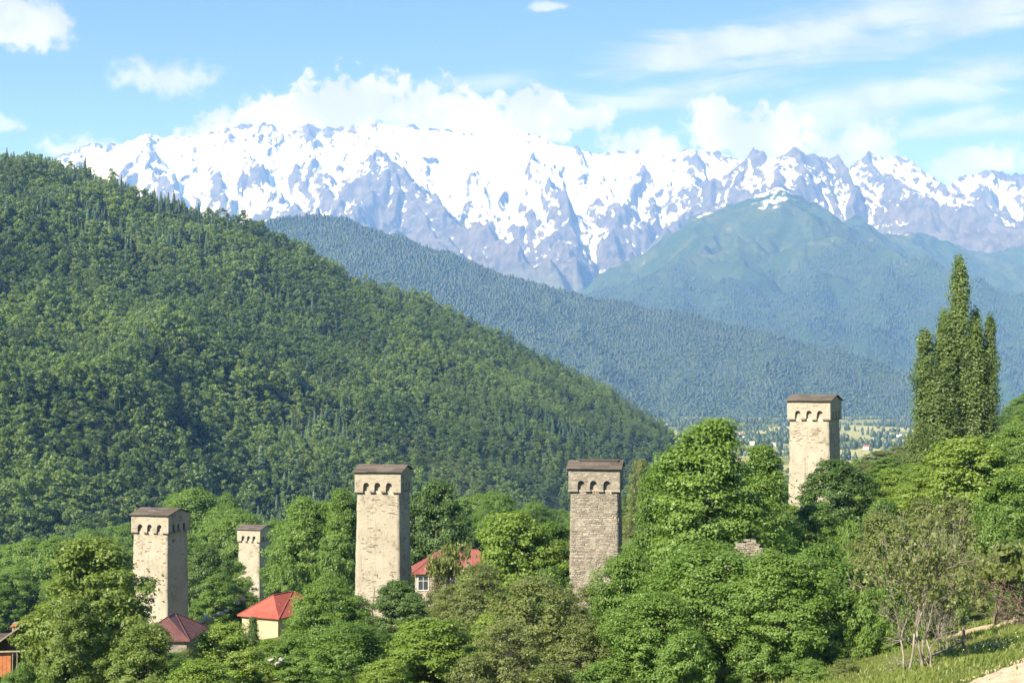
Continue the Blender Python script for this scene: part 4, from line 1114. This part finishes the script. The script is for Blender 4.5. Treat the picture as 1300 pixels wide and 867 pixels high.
for (px, top, w, D, key) in ((1012, 806, 70, 104, 'green_bush'), (1050, 812, 60, 106, 'green_bush'), (1082, 806, 56, 108, 'green_bush'), (1110, 796, 60, 112, 'green_bush'), (1128, 812, 44, 106, 'green_bush'), (1030, 836, 50, 97, 'green_bush'), (1074, 838, 40, 98, 'olive_bush'), (1082, 592, 50, 225, 'green_bush'), (1100, 588, 46, 240, 'olive_bush'), (1128, 580, 50, 236, 'green_bush'), (1160, 588, 50, 205, 'green_bush'), (1110, 606, 60, 196, 'green_bush'), (1150, 612, 66, 180, 'bright_bush'), (1088, 618, 56, 180, 'green_bush'),
        (1120, 632, 60, 160, 'green_bush'), (1170, 630, 60, 160, 'olive_bush'), (1140, 566, 44, 268, 'olive_bush'), (1200, 600, 60, 190, 'green_bush'), (1230, 640, 70, 140, 'green_bush'), (1260, 650, 70, 132, 'green_bush'), (1130, 720, 60, 112, 'green_bush'), (1180, 735, 60, 110, 'green_bush'), (1100, 745, 60, 106, 'green_bush'),
        (215, 828, 60, 150, 'green_bush'), (240, 822, 50, 160, 'green_bush'), (190, 820, 50, 160, 'green_bush')):
    T(key, px, top, w, D, 'leafy green shrub filling a gap between the village trees', 'shrub', 'shrub', gs)
srng = random.Random(44)
while n_sh < 190:
    D = 118 + 190 * srng.random() ** 1.2; px = srng.uniform(-20, 1320)
    if n_sh > 120: px, D = (srng.uniform(236, 460), srng.uniform(150, 270)) if n_sh % 2 else (srng.uniform(600, 1180), srng.uniform(150, 300))
    q = P(px, 600, D); g = gz(q.x, q.y); h = srng.uniform(1.6, 3.8); w = h * srng.uniform(.9, 1.5)
    if any(math.hypot(q.x - a, q.y - b) < r + w * .4 for a, b, r in AVOID): continue
    base_py = 490 - g * F / D; top_py = 490 - (g + h) * F / D; hw = w * F / D / 2
    if base_py > 900 or any(D < d and px + hw > x0 and px - hw < x1 and top_py < y1 and base_py > y0 for x0, x1, y0, y1, d in HIDE): continue
    T(srng.choice(('green_bush', 'green_bush', 'bright_bush', 'olive_bush')), px, top_py, w * F / D, D, 'leafy green shrub filling a gap between the village trees', 'shrub', 'shrub', gs)
    n_sh += 1
ORD = ('first', 'second', 'third', 'fourth', 'fifth', 'sixth', 'seventh', 'eighth', 'ninth', 'tenth', 'eleventh', 'twelfth', 'thirteenth', 'fourteenth')
MARKS = [('the left plastered tower', 204, 720), ('the smallest tower', 322, 710), ('the cream tower', 487, 690), ('the rubble tower', 757, 670), ('the highest tower', 1034, 570), ('the maroon roof', 228, 800), ('the bright red roof', 332, 772),
         ('the pinkish white house', 565, 730), ('the wooden shed', 15, 830), ('the poplars', 1212, 540), ('the bare tree', 1168, 760), ('the largest ash', 900, 610), ('the domed lime tree', 548, 820), ('the broad twiggy tree', 680, 780), ('the rail fence', 1223, 820), ('the fruit trees', 1280, 740), ('the tallest left tree', 110, 760)]
def where(px, py):
    n, mx, my = min(MARKS, key=lambda m: abs(m[1] - px) + 1.2 * abs(m[2] - py))
    dx, dy = px - mx, py - my
    return ('left of ' if dx < 0 else 'right of ') + n if abs(dx) > .8 * abs(dy) else ('above ' if dy < 0 else 'below ') + n
def number_off(rows, text):
    """rows: (object, px) of things that look alike -> labels told apart by their order from left to right"""
    rows = sorted(rows, key=lambda r: r[1])
    for i, (o, _) in enumerate(rows):
        o['label'] = text[0] + ' ' + text[1] if len(rows) == 1 else (ORD[i] + ' from the left of the ' + text[0] + 's ' + text[1])
fam = {}
LOOK = {'green_bush': 'mid green shrub', 'bright_bush': 'bright lime shrub', 'olive_bush': 'dull olive shrub'}
for r in SHRUBS:
    if r: fam.setdefault((LOOK[r[1]], where(r[2], r[3] + 10)), []).append((r[0], r[2]))
for k, rows in fam.items(): number_off(rows, k)
for k, rows in BOULDERS.items(): number_off(rows, k.split('|'))
# hillside trees beyond the poplars, at the right edge
HT = []
for (px, py, w, D) in ((1268, 528, 26, 420), (1280, 516, 26, 450), (1292, 506, 30, 460), (1305, 498, 34, 470), (1288, 526, 26, 410), (1300, 516, 26, 430)):
    HT.append((T('round_tree', px, py, w, D, 'small dark tree', 'tree', 'broadleaf_tree', 'trees on the hillside behind the poplars'), px))
number_off(HT, ('small dark tree', 'on the hillside right behind the poplars'))

# ------------------------------------------------------------------ foreground slope: soil, path, grass
def drape(name, pts_fn, nu, nv, lift, mat, clod):
    """sheet laid on the ground; pts_fn(u, v) -> x, y; edges sink into the grass"""
    u, v = np.meshgrid(np.linspace(0, 1, nu), np.linspace(0, 1, nv), indexing='ij')
    X, Y = pts_fn(u, v)
    X = X + .25 * fbm(X * .9, Y * .9, 3, .5, 201); Y = Y + .25 * fbm(X * .9 + 7, Y * .9, 3, .5, 202)
    e = np.minimum.reduce([sstep(u, 0, .06), sstep(1 - u, 0, .06), sstep(v, 0, .12), sstep(1 - v, 0, .12)])
    Z = ground_z(X, Y) - .12 + (lift + .12) * e + e * clod * (fbm(X * 2.2, Y * 2.2, 4, .65, 203) + .6 * np.abs(fbm(X * 5, Y * 5, 2, .5, 204)))
    V = np.stack([X, Y, Z], -1).reshape(-1, 3)
    i, j = np.meshgrid(np.arange(nu - 1), np.arange(nv - 1), indexing='ij'); q = (i * nv + j).ravel()
    F4 = np.stack([q, q + nv, q + nv + 1, q + 1], 1)
    me = np_mesh(name, V, F4, True)
    return tag(link(name, me, mat), kind='structure')
def ground_hit(px, py):
    """where the sight line through a photo pixel meets the ground"""
    for D in np.arange(60, 160, .25):
        p = P(px, py, D)
        if p.z < gz(p.x, p.y): return p
    return P(px, py, 100)
M['soil'] = flat_mat('bare_dry_soil', (.36, .29, .205), (.46, .375, .27), 1.2, 1., .8)
M['dirt'] = flat_mat('dirt_track', (.34, .28, .18), (.44, .36, .25), 1.0, 1., .6)
A_ = ground_hit(1195, 870); B_ = ground_hit(1302, 836)
print('soil edge', A_, B_)
dv = (B_ - A_).normalized(); dn = Vector((dv.y, -dv.x, 0))
A0 = A_ - dv * 6; LL = (B_ - A_).length + 16
drape('soil', lambda u, v: (A0.x + dv.x * LL * u + dn.x * 14 * v, A0.y + dv.y * LL * u + dn.y * 14 * v), 150, 110, .05, M['soil'], .11)
def clods():
    rng = np.random.default_rng(78); v, f = [], []
    base = np.array([(1, 0, 0), (-1, 0, 0), (0, 1, 0), (0, -1, 0), (0, 0, 1), (0, 0, -1)], float)
    tri = [(0, 2, 4), (2, 1, 4), (1, 3, 4), (3, 0, 4), (2, 0, 5), (1, 2, 5), (3, 1, 5), (0, 3, 5)]
    for i in range(1500):
        a, b = rng.uniform(0, LL), rng.uniform(.3, 9)
        x, y = A0.x + dv.x * a + dn.x * b, A0.y + dv.y * a + dn.y * b
        q = base * rng.uniform(.6, 1.3, (6, 3)) * (.03 + .07 * rng.random() ** 3); k = len(v)
        c_, s_ = cos(i), sin(i)
        v += [(x + p[0] * c_ - p[1] * s_, y + p[0] * s_ + p[1] * c_, p[2]) for p in q]; f += [(m + k, n + k, o + k) for m, n, o in tri]
    v = np.array(v); cx_, cy2 = v[:, 0].reshape(-1, 6).mean(1), v[:, 1].reshape(-1, 6).mean(1)
    v[:, 2] += np.repeat(ground_z(cx_, cy2), 6) + .09
    tag(link('clods', np_mesh('clods', v, f, False), M['soil']), kind='stuff')
clods()
A1 = ground_hit(1186, 813); B1 = ground_hit(1285, 790)
d1 = (B1 - A1).normalized(); m1 = Vector((d1.y, -d1.x, 0)); L1 = (B1 - A1).length + 6
drape('path', lambda u, v: (A1.x + d1.x * L1 * u + m1.x * 2.2 * (v - .5), A1.y + d1.y * L1 * u + m1.y * 2.2 * (v - .5)), 60, 16, .04, M['dirt'], .02)

def grass():
    rng = np.random.default_rng(77); n = 52000
    x = rng.uniform(12, 46, n); y = rng.uniform(74, 118, n)
    rel = np.stack([x - A_.x, y - A_.y], 1); side = rel[:, 0] * dn.x + rel[:, 1] * dn.y
    side = side + .5 * fbm(x * .8, y * .8, 2, .5, 301)
    keep = (side < .75) | (rng.random(n) < .010)
    E0, E1 = ground_hit(1088, 866), ground_hit(1158, 838); ed = (E1 - E0).normalized()
    keep &= ((x - E0.x) * ed.y - (y - E0.y) * ed.x + .8 * fbm(x * .6, y * .6, 2, .5, 305) > 0) | (rng.random(n) < .3)
    r1 = np.stack([x - A1.x, y - A1.y], 1); pd = np.abs(r1[:, 0] * m1.x + r1[:, 1] * m1.y); al = r1[:, 0] * d1.x + r1[:, 1] * d1.y
    keep &= ~((pd < .8) & (al > 0) & (al < L1))
    x, y = x[keep], y[keep]; n = len(x)
    patch = fbm(x / 3.5, y / 3.5, 4, .55, 302)
    h = np.clip(.22 + .22 * patch + rng.normal(0, .05, n), .07, .7)
    z = ground_z(x, y)
    an = rng.uniform(0, 2 * pi, n); wv = rng.uniform(.02, .05, n) + .05 * h
    dx, dy = np.cos(an) * wv, np.sin(an) * wv
    lx, ly = rng.normal(0, .3, n) * h, rng.normal(0, .3, n) * h
    v = np.stack([np.stack([x - dx, y - dy, z - .03], 1), np.stack([x + dx, y + dy, z - .03], 1),
                  np.stack([x + dx * .7 + lx * .5, y + dy * .7 + ly * .5, z + h * .6], 1), np.stack([x + lx, y + ly, z + h], 1)], 1).reshape(-1, 3)
    tone = np.clip(.5 + .5 * patch + rng.normal(0, .2, n), 0, 1)
    me = np_mesh('grass', v, np.arange(4 * n).reshape(-1, 4), False, {'tone': ('FACE', tone)})
    tag(link('grass', me, leaf_mat('meadow_grass', (.185, .18, .062), (.105, .155, .030), .45)), kind='stuff')
    # white flowers in a drift beside the fence
    fl = ground_hit(1262, 826); n = 130
    ce = np.stack([fl.x + rng.normal(0, 1.3, n) , fl.y + rng.normal(0, 1.6, n), np.zeros(n)], 1)
    ce[:, 2] = ground_z(ce[:, 0], ce[:, 1]) + rng.uniform(.3, .6, n)
    v, f = leaf_quads(ce, rng.normal(size=(n, 3)) * .4 + np.array([0, -.5, 1]), rng.uniform(.03, .07, n), rng, 1.1)
    m, t, out = new_mat('white_petals'); bsdf(t, out, (.72, .74, .62, 1), .8, .1)
    tag(link('wildflowers', np_mesh('wildflowers', v, f, False), m), kind='stuff')
grass()

# ------------------------------------------------------------------ woods: many trees scattered over the slopes
protos = bpy.data.collections.new('woodland_kinds')          # sources only, not linked to the scene
def proto(name, me, mat):
    if mat: me.materials.append(mat)
    o = bpy.data.objects.new(name, me); protos.objects.link(o); return o
W_leaf = leaf_mat('woodland_leaves', (.040, .074, .020), (.150, .200, .055), .46, True, (.13, .15, .07))
W_con = leaf_mat('conifer_needles', (.020, .042, .017), (.042, .070, .026), .12, True, (.06, .08, .03))
W_far = leaf_mat('far_wood_leaves', (.014, .028, .010), (.030, .048, .015), .15, True, (.09, .11, .045))
def wood_broadleaf(seed):
    rng = np.random.default_rng(seed); H, R = 13., 4.3
    cc = crown_clusters(H, R * .8, H * .28, 16, rng, 'round', .3)
    rad = R * .34 * rng.uniform(.7, 1.3, 16); idx = np.repeat(np.arange(16), 34)
    d = sphere_dirs(len(idx), rng); d[:, 2] = np.abs(d[:, 2]) * np.where(rng.random(len(d)) < .8, 1, -1)
    cen = cc[idx] + d * (rad[idx] * rng.uniform(.6, 1.05, len(idx)))[:, None] * np.array([1, 1, .75])
    v, f = leaf_quads(cen, d * .9 + np.array([0, 0, .25]) + .4 * rng.normal(size=d.shape), .60 * rng.uniform(.6, 1.4, len(idx)), rng)
    nq = len(f)
    tv = []
    for z_, r_ in ((-2., .3), (H * .6, .1)):
        for k in range(4): tv.append((r_ * cos(k * pi / 2), r_ * sin(k * pi / 2), z_))
    b = len(v); v = np.concatenate([v, tv]); f = np.concatenate([f, [[b + k, b + (k + 1) % 4, b + 4 + (k + 1) % 4, b + 4 + k] for k in range(4)]])
    tone = np.concatenate([np.clip(rng.uniform(0, 1, 16)[idx] * .6 + rng.uniform(0, .4, nq), 0, 1), np.zeros(4)])
    return np_mesh('broadleaf', v, f, False, {'tone': ('FACE', tone)})
def wood_conifer(seed, tiers=11, per=13):
    rng = np.random.default_rng(seed); H, R = 15.5, 3.1
    v, f, tone = [], [], []
    for k in range(tiers):
        tt = k / tiers; z = H * (.12 + .86 * tt); r = R * (1 - tt) ** .85 + .15
        for j in range(per):
            a = 2 * pi * (j + rng.random() * .8) / per; rr = r * rng.uniform(.75, 1.15); w = .3 + rr * .32
            c_, s_ = cos(a), sin(a); b = len(v); dr = rr * .38
            v += [(0, 0, z + .9 + r * .3), (rr * .6 * c_ + w * s_, rr * .6 * s_ - w * c_, z - dr * .3), (rr * c_, rr * s_, z - dr), (rr * .6 * c_ - w * s_, rr * .6 * s_ + w * c_, z - dr * .3)]
            f.append((b, b + 1, b + 2, b + 3)); tone.append(rng.random())
    return np_mesh('conifer', v, f, False, {'tone': ('FACE', tone)})
def far_tree(seed, H, R, cone):
    rng = np.random.default_rng(seed); v, f = [], []
    n = 7
    prof = ((0.05, .7), (.3, 1.), (.65, .62), (1., .03)) if cone else ((.02, .5), (.35, 1.), (.75, .8), (1., .15))
    for z, r in prof:
        for k in range(n):
            a = 2 * pi * k / n; q = R * r * rng.uniform(.75, 1.25); v.append((q * cos(a), q * sin(a), z * H * rng.uniform(.95, 1.05) - 1))
    for i in range(3):
        for k in range(n): f.append((i * n + k, i * n + (k + 1) % n, (i + 1) * n + (k + 1) % n, (i + 1) * n + k))
    return np_mesh('far_tree', v, f, False, {'tone': ('FACE', rng.random(len(f)))})
P_all = [proto('a%02d_broadleaf' % i, wood_broadleaf(400 + i), W_leaf) for i in range(5)] + [proto('b%02d_conifer' % i, wood_conifer(420 + i), W_con) for i in range(3)] \
    + [proto('c%02d_far_conifer' % i, far_tree(440 + i, 19, 3.4, True), W_far) for i in range(3)] + [proto('d%02d_far_broadleaf' % i, far_tree(450 + i, 12, 4.6, False), W_far) for i in range(2)]
P_all += [proto('e%02d_near_broadleaf' % i, SPEC[k_]['crown'], None) for i, k_ in enumerate(('round_tree', 'dark_tree', 'ash_two'))]
# indices in alphabetical order: 0-4 broadleaf, 5-7 conifer, 8-10 far conifer, 11-12 far broadleaf
def scatter_group():
    g = bpy.data.node_groups.new('scatter_wood', 'GeometryNodeTree')
    g.interface.new_socket('Geometry', in_out='INPUT', socket_type='NodeSocketGeometry'); g.interface.new_socket('Geometry', in_out='OUTPUT', socket_type='NodeSocketGeometry')
    n = g.nodes; l = g.links
    gi, go = n.new('NodeGroupInput'), n.new('NodeGroupOutput')
    m2p = n.new('GeometryNodeMeshToPoints'); iop = n.new('GeometryNodeInstanceOnPoints'); ci = n.new('GeometryNodeCollectionInfo')
    ci.inputs['Collection'].default_value = protos; ci.inputs['Separate Children'].default_value = True; ci.inputs['Reset Children'].default_value = True
    def na(name, typ):
        a = n.new('GeometryNodeInputNamedAttribute'); a.data_type = typ; a.inputs['Name'].default_value = name; return a.outputs['Attribute']
    l.new(gi.outputs[0], m2p.inputs[0]); l.new(m2p.outputs[0], iop.inputs['Points']); l.new(ci.outputs[0], iop.inputs['Instance'])
    iop.inputs['Pick Instance'].default_value = True
    l.new(na('kind', 'INT'), iop.inputs['Instance Index'])
    l.new(na('rot', 'FLOAT_VECTOR'), iop.inputs['Rotation']); l.new(na('size', 'FLOAT_VECTOR'), iop.inputs['Scale'])
    l.new(iop.outputs[0], go.inputs[0]); return g
SG = scatter_group()
def scatter(name, pts, kind, size, tone, warm, rng):
    n = len(pts); me = bpy.data.meshes.new(name); me.vertices.add(n); me.vertices.foreach_set('co', np.asarray(pts, np.float32).ravel())
    a = me.attributes.new('kind', 'INT', 'POINT'); a.data.foreach_set('value', np.asarray(kind, np.int32))
    rot = np.stack([rng.normal(0, .04, n), rng.normal(0, .04, n), rng.uniform(0, 2 * pi, n)], 1)
    for an, val in (('rot', rot), ('size', size)):
        a = me.attributes.new(an, 'FLOAT_VECTOR', 'POINT'); a.data.foreach_set('vector', np.asarray(val, np.float32).ravel())
    for an, val in (('tone', tone), ('warm', warm)):
        a = me.attributes.new(an, 'FLOAT', 'POINT'); a.data.foreach_set('value', np.asarray(val, np.float32))
    o = link(name, me, None); md = o.modifiers.new('scatter', 'NODES'); md.node_group = SG
    tag(o, kind='stuff'); print(name, n); return o
def jitter_grid(x0, x1, y0, y1, s, rng):
    X, Y = np.meshgrid(np.arange(x0, x1, s), np.arange(y0, y1, s)); X = X.ravel(); Y = Y.ravel()
    return X + rng.uniform(-.55, .55, len(X)) * s, Y + rng.uniform(-.55, .55, len(X)) * s

def hill_wood():
    rng = np.random.default_rng(500); parts = []
    cr = np.array([(math.degrees(atan2(P(*c).x, P(*c).y)), math.hypot(P(*c).x, P(*c).y)) for c in CREST])
    for (r0, r1, s) in ((300, 700, 7.2), (700, 1250, 6.1), (1250, 3500, 5.5)):
        x, y = jitter_grid(-1000, 560, 200, 3500, s, rng)
        r = np.hypot(x, y); a = np.degrees(np.arctan2(x, y))
        cmax = np.interp(a, cr[:, 0], cr[:, 1])
        k = (r >= r0) & (r < r1) & (a > -23) & (a < 8.2) & (r < cmax + 45)
        parts.append(np.stack([x[k], y[k]], 1))
    xy = np.concatenate(parts); x, y = xy[:, 0], xy[:, 1]
    zh = hill_z(x, y); zg = ground_z(x, y); z = np.maximum(zh, zg)
    on_hill = zh > zg - .5
    r = np.hypot(x, y)
    low = (~on_hill) & (r > 330) & (r < 2200) & (x / y < .125) & ((x / y < .02) | (r > 420))
    # a bare slip of earth low on the hill
    sl = P(702, 640, 1); sa = np.degrees(np.arctan2(x, y)) - math.degrees(atan2(sl.x, sl.y)); se = np.degrees(np.arctan2(z, r)) - math.degrees(atan2(sl.z, 1))
    slip = (np.abs(sa) < .28) & (np.abs(se + .25) < .5)
    k = (on_hill & ~slip) | low
    x, y, z, r = x[k], y[k], z[k], r[k]; n = len(x)
    age = fbm(x / 90, y / 90, 4, .55, 511); conf = fbm(x / 130, y / 130, 4, .6, 521) + .9 * sstep(z, 60, 190) * sstep(-x, 100, 350) - .2
    is_c = (conf + rng.normal(0, .3, n)) > .5
    kind = np.where(is_c, rng.integers(5, 8, n), rng.integers(0, 5, n))
    base = np.clip(.9 + .32 * fbm(x / 45, y / 45, 3, .5, 531) + rng.normal(0, .19, n), .45, 1.7)
    base = base * np.where(is_c, rng.uniform(.65, 1.1, n), 1) * (1.05 - .5 * sstep(x / y, -.2, .1))
    kind = np.where(r < 640, rng.integers(13, 16, n), kind)
    size = np.stack([base * rng.uniform(.85, 1.2, n), base * rng.uniform(.85, 1.2, n), base * rng.uniform(.85, 1.2, n)], 1)
    tone = np.clip(.56 + .5 * age + .25 * fbm(x / 260, y / 260, 2, .5, 513) + rng.normal(0, .17, n), 0, 1)
    warm = np.clip((rng.random(n) < .03) * rng.uniform(.3, .9, n) + np.clip(fbm(x / 60, y / 60, 3, .5, 541) - .55, 0, .5), 0, 1)
    scatter('forest', np.stack([x, y, z - .3], 1), kind, size, tone, warm, rng)
hill_wood()
def far_woods():
    rng = np.random.default_rng(600)
    # wooded ridge
    x, y = jitter_grid(-1700, 2000, 4200, 6120, 7.9, rng)
    a = np.degrees(np.arctan2(x, y)); z = ridge_z(x, y); k = (a > -10.5) & (a < 18.5) & (z > ground_z(x, y) + 1)
    x, y, z = x[k], y[k], z[k]; n = len(x)
    mixn = fbm(x / 160, y / 160, 4, .6, 611) + .6 * sstep(-z, -250, 60) - .15
    kind = np.where(mixn + rng.normal(0, .45, n) > .08, rng.integers(11, 13, n), rng.integers(8, 11, n))
    keep = ~((fbm(x / 120, y / 150, 3, .5, 615) > .62) & (z < 60)); x, y, z, kind, mixn = x[keep], y[keep], z[keep], kind[keep], mixn[keep]; n = len(x)
    s = np.clip(.95 + .25 * fbm(x / 70, y / 70, 3, .5, 616) + rng.normal(0, .27, n), .4, 1.8)
    scatter('wooded_ridge', np.stack([x, y, z], 1), kind, np.stack([s * 1.1, s * 1.1, s * rng.uniform(.45, .8, n)], 1), np.clip(.42 + .45 * mixn + rng.normal(0, .2, n), 0, 1), (rng.random(n) < .03) * .6, rng)
    # forest on the green mountain
    x, y = jitter_grid(200, 3400, 6500, 9900, 12.5, rng)
    a = np.degrees(np.arctan2(x, y)); z = green_z(x, y); lim = 560 + 240 * fbm(x / 420, y / 420, 4, .6, 621) + 240 * sstep(x / y, .17, .23)
    k = (a > 1) & (a < 18.8) & (z > -60) & (z < lim) & (fbm(x / 210, y / 210, 4, .6, 631) < .62)
    x, y, z = x[k], y[k], z[k]; n = len(x)
    kind = np.where(rng.random(n) < .5, rng.integers(11, 13, n), rng.integers(8, 11, n)); s = np.clip(.95 + rng.normal(0, .25, n), .5, 1.8)
    scatter('mountain_forest', np.stack([x, y, z], 1), kind, np.stack([s, s, s], 1), np.clip(.35 + .35 * fbm(x / 250, y / 250, 3, .5, 641) + rng.normal(0, .2, n), 0, 1), np.zeros(n), rng)
    # hedges and copses between the valley fields
    x, y = jitter_grid(150, 1500, 1500, 5000, 15, rng)
    a = np.degrees(np.arctan2(x, y)); d = np.abs(fbm(x / 170, y / 260, 4, .55, 651))
    k = (a > 3.5) & (a < 17) & ((d < .05) | (rng.random(len(x)) < .02) | (fbm(x / 300, y / 420, 3, .5, 661) > .38)) & (ridge_z(x, y) < ground_z(x, y) + 2)
    x, y = x[k], y[k]; z = ground_z(x, y); n = len(x)
    kind = np.where(rng.random(n) < .8, rng.integers(11, 13, n), rng.integers(8, 11, n)); s = np.clip(.75 + rng.normal(0, .25, n), .3, 1.4)
    scatter('valley_woods', np.stack([x, y, z], 1), kind, np.stack([s, s, s], 1), rng.random(n), (rng.random(n) < .1) * .7, rng)
far_woods()
# small farmhouses far off in the valley
FARMS = {}
def farmhouse(px, py, roof, label):
    p = None
    for D in np.arange(1500, 5200, 10):
        q = P(px, py, D)
        if q.z < gz(q.x, q.y): p = q; break
    if p is None: return
    w, d, h = random.uniform(7, 11), 6.5, 3.4
    root = empty('farmhouse', (p.x, p.y, gz(p.x, p.y)), random.uniform(-.6, .6)); tag(root, label, 'house', 'farmhouses far off in the valley'); FARMS.setdefault(label, []).append((root, px))
    b = MB(); b.box((0, 0, h / 2 - .5), (w, d, h + 1)); b.build('wall', M['white_frame'], root)
    b = MB(); x, y = w / 2 + .6, d / 2 + .6
    b.add([(-x, -y, h), (x, -y, h), (x, y, h), (-x, y, h), (-x, 0, h + 2.4), (x, 0, h + 2.4)], [(0, 1, 5, 4), (2, 3, 4, 5), (1, 2, 5), (3, 0, 4), (3, 2, 1, 0)]); b.build('roof', M[roof], root)
for (px, py, rf) in ((938, 552, 'red_roof'), (947, 558, 'white_frame'), (955, 565, 'white_frame'), (1110, 561, 'white_frame'), (1120, 566, 'white_frame'), (1142, 556, 'white_frame'), (1100, 570, 'red_roof'), (982, 566, 'wood')):
    farmhouse(px, py, rf, 'tiny %s farmhouse|in far fields %s of highest tower' % ({'red_roof': 'red roofed', 'white_frame': 'white', 'wood': 'grey roofed'}[rf], 'left' if px < 1030 else 'right'))
for k, rows in FARMS.items(): number_off(rows, k.split('|'))

# ------------------------------------------------------------------ haze: the air of the valley
bpy.context.view_layer.update()
lo_z, hi_z = 1e9, -1e9
for o in scene.objects:
    if o.type == 'MESH':
        cs = [(o.matrix_world @ Vector(c)).z for c in o.bound_box]; lo_z = min(lo_z, *cs); hi_z = max(hi_z, *cs)
HZ0, HZ1, HR = lo_z - 1, hi_z + 40, 26400
mb = MB(); mb.box((0, 0, (HZ0 + HZ1) / 2), (2 * HR, 2 * HR, HZ1 - HZ0))
m = bpy.data.materials.new('air_haze'); m.use_nodes = True; t = NT(m.node_tree); t.n.clear()
pv = t.node('ShaderNodeVolumePrincipled'); pv.inputs['Color'].default_value = (.20, .415, 1.0, 1)
pv.inputs['Absorption Color'].default_value = (1, 1, 1, 1)
pv.inputs['Density'].default_value = 7.4e-5; pv.inputs['Anisotropy'].default_value = 0.0
out = t.node('ShaderNodeOutputMaterial'); t.l.new(pv.outputs[0], out.inputs['Volume'])
tag(mb.build('haze', m), kind='stuff')
print('heights', lo_z, hi_z)
